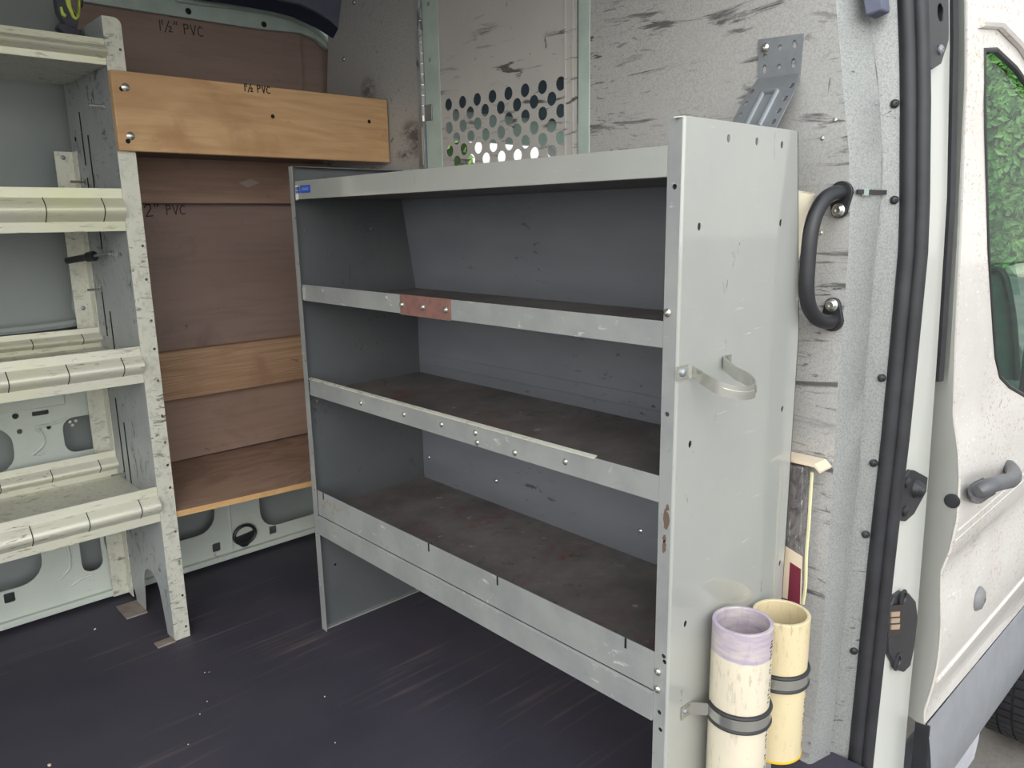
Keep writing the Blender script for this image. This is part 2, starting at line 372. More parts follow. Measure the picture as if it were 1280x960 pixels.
sheet(bm, [[(-3.0, .012), (.425, .012), (.425, .80), (-3.0, .80)]]+holes, .004, lambda u, v, w: Vector((u, YW+w, v)))
struct('pressed_panel', bm, INNER, wl)
bm = B(); box(bm, -3.0, .425, 1.700, YW, .012, .030); struct('sill_flange', bm, INNER, wl, .003)
bm = B(); tube(bm, smooth_path([(-3.0, 1.735, .815), (-1.2, 1.735, .815), (-.40, 1.735, .815), (-.345, 1.745, .86), (-.335, 1.752, 1.0)], 5), .012, 8); struct('pressed_bead', bm, WALL, wl)
for pts in ([(-.505, YW, .475), (-.475, YW, .50), (-.478, YW, .535), (-.49, YW, .548), (-.44, YW, .552), (-.41, YW, .562)], [(-.485, YW, .105), (-.455, YW, .135), (-.455, YW, .21), (-.458, YW, .27)], [(-.40, YW, .09), (-.43, YW, .088), (-.46, YW, .075)], [(.01, YW, .03), (.012, YW, .15), (.008, YW, .29)]):
    struct('pressed_bead', tube(B(), smooth_path(pts, 5), .0045, 8), INNER, wl)
struct('pressed_rib', box(B(), -.60, -.41, YW-.006, YW, .600, .632), INNER, wl, .003)
# unseen right side body cut back for more light, its header, and the cab shell
bm = B(); box(bm, -3.1, -2.2, -.14, -.10, -.10, 1.80); box(bm, -3.1, .52, .02, .08, 1.74, 1.89); struct('wall_right', bm, VAN)
bm = B(); sheet(bm, [[(0.505, -.25), (2.1, -.25), (2.1, .55), (1.60, 1.66), (0.505, 1.66)], [(.75, .72), (1.85, .60), (1.52, 1.32), (1.44, 1.37), (.75, 1.37)]], .05, lambda u, v, w: Vector((u, 1.74-.14*max(0, v-.7)+w, v)), vcut=(.7, 1.0, 1.3))
struct('wall_far', bm, CABW)
bm = B(); box(bm, .46, 1.60, 0.04, 1.72, 1.62, 1.66); box(bm, .46, 1.60, 1.58, 1.625, 1.465, 1.62); struct('cab_roof', bm, HEADL)
bm = B(); box(bm, .50, 2.0, -.05, 1.74, -.06, -.02); struct('cab_floor', bm, PLASTIC)
# ground outside
struct('ground', box(B(), -40, 60, -40, 45, -.72, -.68), ASPH)

# ------------------------------------------------------------------ bulkhead
def edge_y(z): return interp([(0, -.043), (.21, -.053), (.63, -.049), (.78, -.045), (1.0, -.047), (1.143, -.041), (1.43, .007)], z)
def wing_y(z): return interp([(0, -.058), (.11, -.060), (.62, -.068), (.77, -.065), (1.02, -.066), (1.143, -.069), (1.298, -.048), (1.394, -.024)], z)
def trim_y(z): return interp([(.03, -.085), (.47, -.09), (.66, -.094), (.87, -.095), (1.04, -.095), (1.134, -.087), (1.306, -.073), (1.426, -.058)], z)
ZS = [i*.0845 for i in range(0, 23)]
wf_bm = B()
# right-hand sheet, from the door groove to the sliding-door edge
sheet(wf_bm, [[(.552, 0), (.552, 1.859)]+[(edge_y(z), z) for z in reversed(ZS)]], .0025, lambda u, v, w: Vector((XP+w, u, v)))
wf = struct('wall_front', wf_bm, PART)
bm = B()   # left-hand sheet with its cut-away top corner
sheet(bm, [[(1.145, 0), (1.70, 0), (1.70, 1.10), (1.655, 1.49), (1.635, 1.60), (1.625, 1.66), (1.61, 1.859), (1.145, 1.859)]], .0025, lambda u, v, w: Vector((XP+w, u, v)))
lb = WORLD[wf.name]
def smear(mm, y, z, ry, rz):
    mp = mm.t.nodes.new('ShaderNodeMapping'); mp.vector_type = 'TEXTURE'; mp.inputs['Location'].default_value = Vector((0, y, z))-Vector((0, lb.y, lb.z)); mp.inputs['Scale'].default_value = (1, ry, rz)
    mm.t.links.new(mm.tc.outputs['Object'], mp.inputs[0]); ln = mm.t.nodes.new('ShaderNodeVectorMath'); ln.operation = 'LENGTH'; mm.t.links.new(mp.outputs[0], ln.inputs[0])
    mm.mix(mm.mul(mm.ramp(ln.outputs['Value'], 1.0, .25), mm.ramp(mm.noise((1, 1, 2), 28, 4, .7), .36, .58)), (92, 88, 88))
def partition_mat(name):
    m = M(name, (178, 176, 173), .46, .15)
    sp = m.noise((1, 1, 1), 300, 2, .5); m.mix(m.ramp(sp, .40, .66), (158, 157, 156))
    m.mix(m.ramp(m.noise((1, 1, 1), 3, 3), .45, .75), (171, 169, 167))
    scuffs(m, (1, 5, 5), 9, .60, .68, (96, 94, 96), (.48, .6), 4.0, 1.0, (4, 7, 1)); m.bump(sp, .0006, .35); return m
m2 = partition_mat('rubbed partition sheet')
for y, z, ry, rz in ((1.215, 1.325, .062, .040), (1.19, 1.30, .05, .06), (1.25, 1.265, .05, .02), (1.42, 1.46, .05, .05)): smear(m2, y, z, ry, rz)
struct('left_sheet', bm, m2.m, wf)
bm = B()   # speckled flange folded forward along the opening, then the inner pillar strip
for a, b, xa, xb in ((edge_y, wing_y, XP, .50),):
    prev = None
    for z in ZS:
        r = [bm.verts.new((XP, a(z), z)), bm.verts.new((XP+.006, a(z)-.005, z)), bm.verts.new((xb-.01, b(z)-.002, z)), bm.verts.new((xb, b(z)+.004, z))]
        if prev:
            for i in range(3): bm.faces.new((prev[i], prev[i+1], r[i+1], r[i]))
        prev = r
bmesh.ops.solidify(bm, geom=bm.faces[:], thickness=.002)
struct('folded_edge', bm, EDGE, wf)
bm = B(); box(bm, XP-.001, XP+.02, .545, .583, 0, 1.859); struct('door_channel', bm, GREENGREY, wf, .004)
# door in the bulkhead
dbm = B(); hl = []
DY0, DY1 = .589, 1.143
rows = [1.3785-.0294*i for i in range(8)]
for i, z in enumerate(rows):
    y = .639 + (0 if i % 2 == 0 else .0285)
    while y < 1.06: hl.append(circ(y, z, .0155, 20)); y += .0583
sheet(dbm, [[(DY0, .06), (DY1-.03, .06), (DY1-.03, 1.857), (DY0, 1.857)]]+hl, .0025, lambda u, v, w: Vector((XP+.004+w, u, v)))
dd = struct('door_1', dbm, DOORS)
bm = B(); prism(bm, [(XP-.004, DY1-.006, .06), (XP-.004, DY1-.018, .06), (XP+.003, DY1-.065, .06), (XP+.006, DY1-.065, .06), (XP+.006, DY1-.006, .06)], (0, 0, 1.797)); struct('door_edge_fold', bm, GREENGREY, dd, .002)
for y in (.600, .623): struct('door_rib', box(B(), XP+.0015, XP+.005, y-.001, y+.003, .06, 1.857), DOORS, dd)
bm = B(); cyl(bm, (XP-.004, 1.146, .10), (XP-.004, 1.146, 1.76), .006, n=10); struct('hinge_pin', bm, STEEL, dd)
bm = B()
for k in range(16): cyl(bm, (XP-.004, 1.146, 1.36+k*.027), (XP-.004, 1.146, 1.36+k*.027+.024), .0075, n=10)
box(bm, XP-.003, XP+.001, 1.150, 1.172, 1.05, 1.76); struct('hinge', bm, ALUP, dd)
bm = B(); box(bm, XP-.006, XP-.002, 1.108, 1.165, 1.345, 1.387); box(bm, XP-.012, XP-.002, 1.138, 1.165, 1.20, 1.345); struct('latch_plate', bm, STEEL_D, dd, .001)
bm = B(); box(bm, XP-.013, XP-.011, 1.144, 1.148, 1.23, 1.33); struct('latch_slot', bm, STEEL, dd)
def bolt(name, p, n, r, h, mat, parent, hexa=False, hole=True):
    p, n = Vector(p), Vector(n).normalized(); bm = B()
    if hexa: lathe(bm, [(r*1.5, 0), (r*1.5, h*.25), (r, h*.26), (r, h*.9), (r*.8, h)], p, n, 6)
    else: lathe(bm, [(r, 0), (r*.95, h*.45), (r*.6, h*.9), (r*.22, h), (r*.18, h*.7), (0, h*.7)], p, n, 14)
    return obj(name, bm, mat, parent)
for p in ((443, 3), (430, 74)): bolt('screw', at(*p, 0, XP), (-1, 0, 0), .007, .005, STEEL, wf)
for p in ((536, 5), (538, 75)): bolt('screw', at(*p, 0, XP), (-1, 0, 0), .006, .004, STEEL_D, dd)
for p in ((1028, 173), (1026, 291), (1044, 150)): bolt('rivet', at(*p, 0, XP), (-1, 0, 0), .004, .003, STEEL, wf)

# ------------------------------------------------------------------ pillar beside the sliding door
def jamb_y(z): return interp([(-.5, -.13), (0, -.120), (.2, -.119), (.53, -.113), (.82, -.105), (1.1, -.095), (1.4, -.072), (1.7, -.04)], z)
ZP = [-.60+i*.09 for i in range(27)]
bm = B(); prev = None
for z in ZP:
    r = [bm.verts.new((.508, wing_y(max(z, 0))+.012, z)), bm.verts.new((.514, trim_y(max(z, 0))+.010, z)), bm.verts.new((.524, trim_y(max(z, 0))-.004, z)), bm.verts.new((.535, jamb_y(z)+.006, z)), bm.verts.new((.56, jamb_y(z), z)), bm.verts.new((.735, jamb_y(z)-.001, z)), bm.verts.new((.755, jamb_y(z)+.006, z)), bm.verts.new((.770, jamb_y(z)+.022, z)), bm.verts.new((.772, jamb_y(z)+.06, z)), bm.verts.new((.84, jamb_y(z)+.065, z)), bm.verts.new((.84, jamb_y(z)+.10, z)), bm.verts.new((.50, jamb_y(z)+.12, z))]
    if prev:
        for i in range(12): bm.faces.new((prev[i], prev[(i+1) % 12], r[(i+1) % 12], r[i]))
    prev = r
pil = struct('pillar', bm, VAN)
bm = B()
prev = None
for z in [-.30+i*.07 for i in range(31)]:
    y0 = trim_y(max(z, 0)); pts = [(.4985, wing_y(max(z, 0))+.001), (.512, y0+.0), (.517, y0-.006), (.524, y0-.014), (.524, y0-.018)]
    r = [bm.verts.new((x-.001, y, z)) for x, y in pts]
    if prev:
        for i in range(4): bm.faces.new((prev[i], prev[i+1], r[i+1], r[i]))
    prev = r
bmesh.ops.solidify(bm, geom=bm.faces[:], thickness=.001)
struct('inner_strip', bm, EDGE, pil)
for p in ((1116, 130), (1117, 250), (1100, 472), (1089, 578), (1080, 667), (1064, 812)):
    q = at(*p, 0, .508); z = q.z
    bolt('push_pin', (.507, trim_y(z)+.004, z), (-.75, -.65, 0), .0075, .006, PLASTIC, pil)
# rubber weather seal along the pillar
sr = thing('door_seal', 'long black rubber weather seal running down the sliding door pillar', 'door seal', (.525, -.11, -.35))
sp1, sp2 = [], []
for i in range(26):
    z = -.35+i*.085; yb = trim_y(max(z, -.0)); sp1.append((.521, yb-.014, z)); sp2.append((.531, yb-.032, z))
bm = B(); tube(bm, sp1, .0145, 12, flat=1.0); obj('seal_lip', bm, RUBBER, sr)
bm = B(); tube(bm, sp2, .0135, 12); obj('seal_bulb', bm, RUBBER, sr)
# thick black door weatherstrip in the gap
bm = B(); prev = None
for i in range(18):
    z = .74+i*.06; y = jamb_y(z); r = [bm.verts.new(p) for p in ((.772, y+.018, z), (.770, y+.004, z), (.786, y+.000, z), (.796, y+.012, z), (.796, y+.04, z), (.772, y+.04, z))]
    if prev:
        for k in range(6): bm.faces.new((prev[k], prev[(k+1) % 6], r[(k+1) % 6], r[k]))
    else: bm.faces.new(r[::-1])
    prev = r
bm.faces.new(prev); tag(obj('gap_weatherstrip', bm, RUBBER), 'flat black weatherstrip filling the upper gap behind the front door edge', 'weatherstrip')
# striker, contact plate, upper bracket on the jamb
s_ = thing('door_striker', 'black three-bolt striker stud on the white pillar beside the rubber seal', 'striker', (.64, jamb_y(.54), .50))
def jplane(poly, t=.008, dy=0): return [(x, jamb_y(z)-dy, z) for x, z in poly]
bm = B(); prism(bm, jplane([(.565, .575), (.615, .592), (.640, .585), (.715, .552), (.712, .522), (.655, .492), (.61, .488), (.56, .505)]), (0, -.007, 0)); obj('base_plate', bm, PLASTIC, s_, .002)
bm = B(); tube(bm, [(.650, -.112, .545), (.650, -.122, .544), (.656, -.130, .541)], [.021, .018, .014], 14); obj('stud', bm, PLASTIC, s_, .001)
for x, z in ((.60, .570), (.60, .512)): bolt('bolt', (x, jamb_y(z)-.007, z), (0, -1, 0), .011, .006, PLASTIC, s_)
c_ = thing('contact_plate', 'long oval black contact plate with three pale contacts low on the pillar', 'contact plate', (.63, jamb_y(.24), .14))
cpoly = [(.555, .335), (.575, .346), (.60, .350), (.640, .336), (.672, .29), (.685, .20), (.690, .150), (.672, .136), (.640, .140), (.60, .175), (.565, .235), (.553, .28)]
cq = [at(px, py, 1, -.118) for px, py in ((1123, 738), (1132, 740), (1140, 750), (1142, 770), (1137, 808), (1132, 830), (1124, 838), (1115, 835), (1105, 815), (1104, 800), (1108, 760), (1114, 744))]
bm = B(); prism(bm, [(p.x, jamb_y(p.z)+.001, p.z) for p in cq], (0, -.010, 0)); obj('plate', bm, PLASTIC, c_, .003)
q0 = at(1118.5, 775, 1, -.128); bm = B(); pts = [at(px, py, 1, -.128) for px, py in ((1110, 757), (1127, 755), (1124, 794), (1108, 796))]
prism(bm, [(p.x, p.y, p.z) for p in pts], (0, -.003, 0)); obj('contact_block', bm, simple('brown black plastic', (48, 38, 38), .5), c_)
for py in (767.5, 775.5, 783.5):
    pts = [at(px, py+dy, 1, -.131) for px, dy in ((1113.5, -2.6), (1124, -3.4), (1123.2, 2.6), (1113, 3.2))]
    bm = B(); prism(bm, [(p.x, p.y, p.z) for p in pts], (0, -.002, 0)); obj('contact', bm, CONTACT, c_)
for px, py in ((1128, 748), (1121, 827)):
    p = at(px, py, 1, -.127); bm = B(); lathe(bm, [(.019, 0), (.019, .003), (.013, .004), (.012, .001), (0, .001)], (p.x, -.1265, p.z), (0, -1, 0), 18); obj('screw_cup', bm, PLASTIC, c_)
b_ = thing('guide_bracket', 'black ribbed plastic guide bracket high on the pillar by the seal', 'bracket', (.645, jamb_y(1.42), 1.33))
bm = B()
sheet(bm, [[(.56, 1.335), (.61, 1.325), (.655, 1.34), (.672, 1.362), (.680, 1.37), (.690, 1.385), (.690, 1.60), (.56, 1.60)], circ(.648, 1.425, .015, 16), rrect(.63, .672, 1.455, 1.53, .01)], .014, lambda u, v, w: Vector((u, jamb_y(v)-w, v)), vcut=(1.4, 1.45, 1.5)); obj('body', bm, PLASTIC, b_, .0015)
bm = B(); box(bm, .60, .68, jamb_y(1.5)-.003, jamb_y(1.4)-.001, 1.40, 1.58); obj('recess_floor', bm, PLASTIC, b_)
bolt('bolt', (.645, jamb_y(1.36)-.014, 1.362), (0, -1, 0), .009, .006, STEEL_D, b_)

# ------------------------------------------------------------------ front passenger door
SK = [(-.16, -.138), (-.09, -.137), (-.056, -.140), (-.017, -.137), (.048, -.147), (.10, -.152), (.148, -.153), (.203, -.151), (.277, -.143), (.323, -.140), (.374, -.152), (.447, -.159), (.534, -.155), (.593, -.147), (.667, -.1305), (.816, -.120), (.946, -.113), (1.025, -.109), (1.131, -.1025), (1.239, -.095), (1.327, -.090), (1.465, -.077)]
def skin_y(z): return interp(SK, z) if z < 1.465 else -.077+(z-1.465)*.12
def at_skin(px, py):
    y = -.12
    for _ in range(30):
        p = at(px, py, 1, y); y = .5*y+.5*skin_y(p.z)
    return at(px, py, 1, y)
pd = thing('passenger_door', 'white front passenger door of the van seen edge-on at far right', 'van door', (1.3, -.13, -.06))
win = [(.90, 1.395), (.905, 1.30), (.935, 1.15), (.97, 1.0), (1.03, .84), (1.06, .755), (1.10, .705), (1.18, .668), (1.30, .625), (1.44, .575), (1.75, .56), (1.86, .60), (1.86, .66), (1.50, 1.20), (1.30, 1.335), (1.12, 1.385), (.98, 1.405)]
out = [(.80, -.045), (.80, 1.62), (1.35, 1.62), (1.56, 1.46), (2.02, .80), (2.02, .12), (1.80, .09), (1.66, .0), (1.62, -.050)]
vc = [z for z, _ in SK if z > -.04]+[.02, .08, .23, .25, .30, .35, .40, .42, .48, .51, .56, .63, .70, .75, .88, 1.5]
bm = B(); sheet(bm, [out, win], .004, lambda u, v, w: Vector((u, skin_y(v)+w, v)), ucut=(1.0, 1.3, 1.6), vcut=vc); obj('outer_skin', bm, DOORP, pd, 0, 50)
bm = B(); prev = None   # rear edge of the door, the face that meets the pillar
INN = [(-.30, -.118), (-.16, -.121), (-.026, -.121), (.087, -.124), (.195, -.126), (.344, -.120), (.525, -.118), (.698, -.112), (.733, -.112), (.80, -.110), (1.025, -.101), (1.148, -.094), (1.327, -.085), (1.6, -.058)]
for i in range(40):
    z = -.05+i*.0425; a = skin_y(z); b = min(interp(INN, z), 1); b = max(b, a+.004)
    r = [bm.verts.new((.801, a+.0005, z)), bm.verts.new((.799, b, z)), bm.verts.new((.815, b+.035, z)), bm.verts.new((.86, b+.04, z))]
    if prev:
        for k in range(3): bm.faces.new((prev[k], prev[k+1], r[k+1], r[k]))
    prev = r
bmesh.ops.solidify(bm, geom=bm.faces[:], thickness=.0015); obj('rear_edge', bm, VAN, pd)
bm = B(); lathe(bm, [(.0155, 0), (.0155, .003), (.012, .004), (0, .004)], at(1190.5, 626, 0, .80), (-1, 0, 0), 18); obj('plug', bm, PLASTIC, pd)
# window gasket, glass, frame lip
def winmap(p, dy): return Vector((p[0], skin_y(p[1])+dy, p[1]))
bm = B(); tube(bm, [winmap(p, .003) for p in win], .0065, 8, closed=True); obj('window_gasket', bm, PLASTIC, pd)
bm = B(); sheet(bm, [win], .003, lambda u, v, w: Vector((u, skin_y(v)+.010+w, v)), vcut=vc); obj('window_glass', bm, GLASS, pd)
bm = B(); box(bm, 1.525, 1.545, -.098, -.07, .575, 1.14); obj('window_divider', bm, PLASTIC, pd, .002)
bm = B(); tube(bm, [winmap(p, -.004) for p in ((.86, 1.44), (.98, 1.455), (1.12, 1.435), (1.30, 1.385), (1.50, 1.25), (1.9, .72))], .010, 8); obj('frame_bead', bm, DOORP, pd)
bm = B()
sheet(bm, [[(.90, .0), (1.55, .0), (1.70, .14), (1.98, .16), (1.98, .55), (.90, .66)]], .02, lambda u, v, w: Vector((u, -.06+w, v))); obj('inner_card', bm, DASH, pd)
# pull handle
hy = -.158
bm = B(); lathe(bm, [(.0, -.012), (.03, -.010), (.044, -.001), (.048, .001)], at_skin(1245, 592)+Vector((0, .006, 0)), (0, -1, 0), 24); h0 = obj('handle_recess', bm, VAN, pd)
pth = [at(1221, 619, 1, hy-.006), at(1224, 614, 1, hy-.03), at(1237, 607, 1, hy-.045), at(1252, 603, 1, hy-.047), at(1264, 600, 1, hy-.043), at(1267, 592, 1, hy-.025), at(1261, 583, 1, hy-.003)]
bm = B(); tube(bm, smooth_path(pth, 5), .0165, 12, flat=1.0)
for v in bm.verts: v.co.z = v.co.z
ph = obj('pull_handle', bm, HANDLE, pd)
bm = B(); pts = [pth[1]+Vector((0, -.004, 0)), pth[2]+Vector((0, -.004, 0))]; tube(bm, [pth[0], pth[1], pth[2]], [.019, .021, .020], 12); obj('handle_base', bm, HANDLE, pd)
q = at_skin(1222, 748); bm = B(); lathe(bm, [(.030, -.002), (.030, .006), (.023, .014), (.010, .018), (0, .018)], q+Vector((0, .003, 0)), (0, -1, 0), 20); obj('lock_cap', bm, simple('grey lock cap', (120, 120, 122), .4), pd)
bm = B(); lathe(bm, [(.006, 0), (.005, .002), (0, .002)], q+Vector((.004, -.013, 0)), (0, -1, 0), 10); obj('lock_keyhole', bm, STEEL_D, pd)
# raised swage lines pressed along the door
for z, r in ((.418, .006), (.395, .005), (.060, .009)):
    bm = B(); tube(bm, [(.815+.03*k, skin_y(z+.0006*k)+.002, z+.0006*k) for k in range(28)], r*.7, 8); obj('swage_line', bm, DOORP, pd)
bm = B(); prev = None
for i in range(14):
    z = -.30+i*.0195; y = -.142-.018*math.sin(math.pi*min(1, (i+1)/14))+(.03 if i == 0 else 0)
    r = [bm.verts.new((.803+.02*max(0, (-.1-z)), y, z)), bm.verts.new((1.62, y, z))]
    if prev: bm.faces.new((prev[0], prev[1], r[1], r[0]))
    prev = r
bmesh.ops.solidify(bm, geom=bm.faces[:], thickness=.004); obj('lower_cladding', bm, CLAD, pd)
bm = B(); prism(bm, [(.80, -.148, -.05), (.80, -.118, -.05), (.812, -.118, -.36), (.812, -.150, -.36)], (.006, 0, 0)); obj('cladding_end', bm, PLASTIC, pd)
tag(obj('sill_panel', prism(B(), [(.80, -.112, -.30), (1.38, -.112, -.30), (1.405, -.112, -.335), (1.40, -.112, -.41), (1.37, -.112, -.47), (.80, -.112, -.47)], (0, .10, 0)), SILL, None, .012), 'pale grey plastic sill panel below the passenger door beside the tyre', 'sill')
# front wheel
wh = thing('front_wheel', 'black front tyre partly hidden under the passenger door', 'wheel', (2.0, -.10, -.68))
bm = B(); prof = []
R0, WY = .34, .21
for r, h in ((.20, 0), (.26, -.004), (.315, .004), (.336, .022), (.34, .045), (.34, .165), (.336, .188), (.315, .206), (.26, .214), (.20, .21)): prof.append((r, h))
lathe(bm, prof, (2.0, -.225, -.34), (0, 1, 0), 64, closed=True); ty = obj('tyre', bm, RUBBER, wh)
bm = B()
for k in range(64):
    a = 2*math.pi*k/64; ca, sa = math.cos(a), math.sin(a); t = Vector((-sa, 0, ca)); n = Vector((ca, 0, sa))
    for y0, y1 in ((-.208, -.172), (-.165, -.130), (-.122, -.088), (-.080, -.036)):
        c = Vector((2.0, 0, -.34))+n*.337
        v = [bm.verts.new(c+n*(.009*j)+t*(.0125*i)+Vector((0, y, 0))) for j in (0, 1) for i, y in ((-1, y0), (1, y0), (1, y1), (-1, y1))]
        for f in ((4, 5, 6, 7), (0, 1, 5, 4), (1, 2, 6, 5), (2, 3, 7, 6), (3, 0, 4, 7)): bm.faces.new([v[i] for i in f])
o = obj('tread_blocks', bm, RUBBER, wh)
bm = B(); lathe(bm, [(.20, .02), (.195, .06), (.12, .05), (.06, .03), (0, .03)], (2.0, -.225, -.34), (0, 1, 0), 32); obj('rim', bm, STEEL_D, wh)
# dashboard glimpsed through the window
db = thing('dashboard', 'teal grey dashboard seen through the passenger window', 'dashboard', (1.95, .8, .35))
bm = B(); prism(bm, [(1.62, .06, .30), (1.60, .06, .56), (1.66, .06, .62), (1.80, .06, .655), (2.05, .06, .655), (2.15, .06, .60), (2.15, .06, .30)], (0, 1.6, 0)); obj('body', bm, DASH, db, .02)
bm = B(); lathe(bm, [(.050, 0), (.050, .008), (.040, .010), (.038, .002), (0, .002)], (1.605, .18, .52), (-1, 0, .3), 20); obj('air_vent', bm, CABW, db)
tq = [at(a, b, 0, 1.66) for a, b in ((1226, 352), (1238, 340), (1248, 337), (1256, 345), (1262, 368), (1267, 400), (1270, 440), (1272, 475), (1226, 475))]
bm = B(); prism(bm, [tuple(p) for p in tq], (.10, .02, 0)); obj('pillar_trim', bm, DASH, db, .004)
bm = B(); tube(bm, smooth_path([p+Vector((-.004, 0, 0)) for p in tq[1:8]], 5), .010, 8); obj('trim_edge', bm, PLASTIC, db)
bm = B(); lathe(bm, [(.19+.014*math.cos(a), .014*math.sin(a)) for a in [2*math.pi*k/8 for k in range(8)]], (1.50, 1.22, .86), (-.9, 0, .45), 32, closed=True); tag(obj('steering_wheel', bm, PLASTIC), 'dark steering wheel in the cab beyond the bulkhead', 'steering wheel')
bm = B(); sheet(bm, [[(.10, 0), (1.62, 0), (1.55, 1.0), (.17, 1.0)]], .004, lambda u, v, w: Vector((2.14-.56*v-w, u, .80+.82*v)))
o = struct('window_1', bm, GLASS)

# ------------------------------------------------------------------ hedge, rocks outside
def hedge(name, label, x0, y0, x1, y1, h, n, leaf, base=-.68):
    t = thing(name, label, 'hedge', ((x0+x1)/2, (y0+y1)/2, base))
    d = Vector((x1-x0, y1-y0, 0)); L = d.length; d.normalize(); nn = Vector((-d.y, d.x, 0))
    toc = Vector((CAM.x-x0, CAM.y-y0, 0))
    if nn.dot(toc) < 0: nn = -nn
    bm = B(); NX, NZ = 26, 14; g = []
    for i in range(NX+1):
        col = []
        for j in range(NZ+1):
            p = Vector((x0, y0, base))+d*(L*i/NX)+Vector((0, 0, h*j/NZ))+nn*random.uniform(-.5, .3)*h*.08+nn*(-.25*h*(j/NZ)**2)
            col.append(p)
        g.append(col)
    vs = [[bm.verts.new(p) for p in c] for c in g]
    for i in range(NX):
        for j in range(NZ): bm.faces.new((vs[i][j], vs[i+1][j], vs[i+1][j+1], vs[i][j+1]))
    bmesh.ops.solidify(bm, geom=bm.faces[:], thickness=.15)
    obj('core', bm, SOIL, t)
    bm = B()
    for _ in range(n):
        i = random.random()*NX; j = random.random()*NZ; a, b = int(min(i, NX-1)), int(min(j, NZ-1))
        p = g[a][b].lerp(g[a+1][b], i-a).lerp(g[a][b+1].lerp(g[a+1][b+1], i-a), j-b)+nn*random.uniform(.02, .12)*h*.3
        u = Vector((random.gauss(0, 1), random.gauss(0, 1), random.gauss(-.6, .8))).normalized(); w = u.cross(nn+Vector((random.gauss(0, .5), random.gauss(0, .5), random.gauss(0, .5)))).normalized()
        s = leaf*random.uniform(.6, 1.3); k = nn*.15*s
        v = [bm.verts.new(q) for q in (p-u*s*.6, p+w*s*.28+k, p+u*s*.6, p-w*s*.28+k)]
        bm.faces.new((v[0], v[1], v[2])); bm.faces.new((v[0], v[2], v[3]))
    o = obj('leaves', bm, LEAF, t); o['kind'] = 'stuff'
    return t
hedge('ivy_bank', 'tall green ivy bank seen through the passenger door window', 27, 2.0, 24.5, 12.0, 10.5, 15000, .27)
hedge('green_hedge', 'bright green hedge glimpsed through the holes of the bulkhead door', -1.5, 9.5, 7.2, 8.4, 3.0, 3200, .15)
for i, (x, y, s) in enumerate(((24.2, 4.0, .42), (24.4, 5.3, .5), (24.1, 6.5, .38), (24.0, 7.7, .46))):
    bm = B(); bmesh.ops.create_icosphere(bm, subdivisions=2, radius=s)
    for v in bm.verts: v.co = Vector((v.co.x*1.0, v.co.y*1.3, v.co.z*.62))*(1+random.uniform(-.14, .14))+Vector((x, y, -.60))
    tag(obj('kerb_rock', bm, ROCK), 'pale rock at the foot of the ivy bank across the asphalt', 'rock', 'rocks along the foot of the ivy bank')

# ------------------------------------------------------------------ grey shelving unit
WY_, HS, DS, DT, ZK = 1.12, 1.21, .362, .316, .88
su = thing('shelving_unit', 'grey painted steel shelving unit with four empty shelves against the bulkhead', 'shelving unit', (.18, .56, 0))
prof_end = [(.004, 0), (DS, 0), (DS, ZK), (DT, HS), (.004, HS)]
rh = [(.110, 1.188), (.189, 1.188), (.266, 1.187), (.043, 1.064), (.276, 1.066), (.039, .743), (.319, .747), (.345, .448), (.043, .445)]
bm = B(); sheet(bm, [prof_end]+[circ(u, v, .0045, 10, .006) for u, v in rh], .0016, lambda u, v, w: Vector((u, w, v)))
ep = obj('end_panel', bm, PAINT, su)
fh = [(.014, 1.119), (.016, .794), (.010, .402), (.008, .393), (.015, .30), (.012, .27)]
bm = B(); sheet(bm, [[(.004, 0), (.0265, 0), (.0265, HS), (.004, HS)]]+[circ(u, v, .004, 10) for u, v in fh], .0016, lambda u, v, w: Vector((w, u, v))); obj('front_flange', bm, PAINT_WORN, ep)
bm = B(); strip(bm, [(.0005, .0045)]+[(.0045-.004*math.cos(math.radians(a)), .0045-.0045*math.sin(math.radians(a))) for a in range(0, 91, 18)], 0, HS, .0014); obj('corner_fold', bm, PAINT, ep)
bm = B(); prism(bm, [(.002, .001, HS), (DT-.01, .001, HS), (DT-.02, .022, HS), (.018, .022, HS), (-.008, .012, HS-.001)], (0, 0, .0016)); obj('top_flange', bm, PAINT, ep)
bm = B()
for (x0, z0), (x1, z1) in (((DS, 0), (DS, ZK)), ((DS, ZK), (DT, HS))): prism(bm, [(x0, .0, z0), (x0, .03, z0), (x1, .03, z1), (x1, .0, z1)], (-.0016, 0, 0))
obj('rear_flange', bm, PAINT, ep)
lp = [[(0, 0), (DS, 0), (DS, ZK), (DT, HS), (0, HS)]]+[circ(u, v, .0038, 10) for u, v in ((.03, 1.06), (.22, 1.06), (.03, .63), (.24, .63), (.03, .56), (.05, .17), (.09, 1.185), (.25, 1.185))]
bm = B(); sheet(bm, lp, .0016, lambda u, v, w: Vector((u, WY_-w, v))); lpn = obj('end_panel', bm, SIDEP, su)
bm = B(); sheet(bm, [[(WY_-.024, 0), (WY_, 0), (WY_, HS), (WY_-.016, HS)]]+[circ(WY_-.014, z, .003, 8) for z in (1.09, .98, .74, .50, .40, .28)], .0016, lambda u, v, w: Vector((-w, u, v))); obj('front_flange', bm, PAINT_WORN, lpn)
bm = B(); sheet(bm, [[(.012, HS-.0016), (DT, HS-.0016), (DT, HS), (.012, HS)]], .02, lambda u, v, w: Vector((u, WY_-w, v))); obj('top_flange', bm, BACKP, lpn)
bm = B(); box(bm, -.004, .004, WY_-.03, WY_-.024, 1.13, 1.165); obj('clip', bm, STEEL, lpn)
bm = B(); box(bm, -.004, .004, WY_-.03, WY_-.024, .895, .925); obj('clip', bm, STEEL, lpn)
bm = B(); box(bm, 0, .36, WY_-.014, WY_-.0016, .0, .004); obj('foot_flange', bm, PAINT_WORN, lpn)
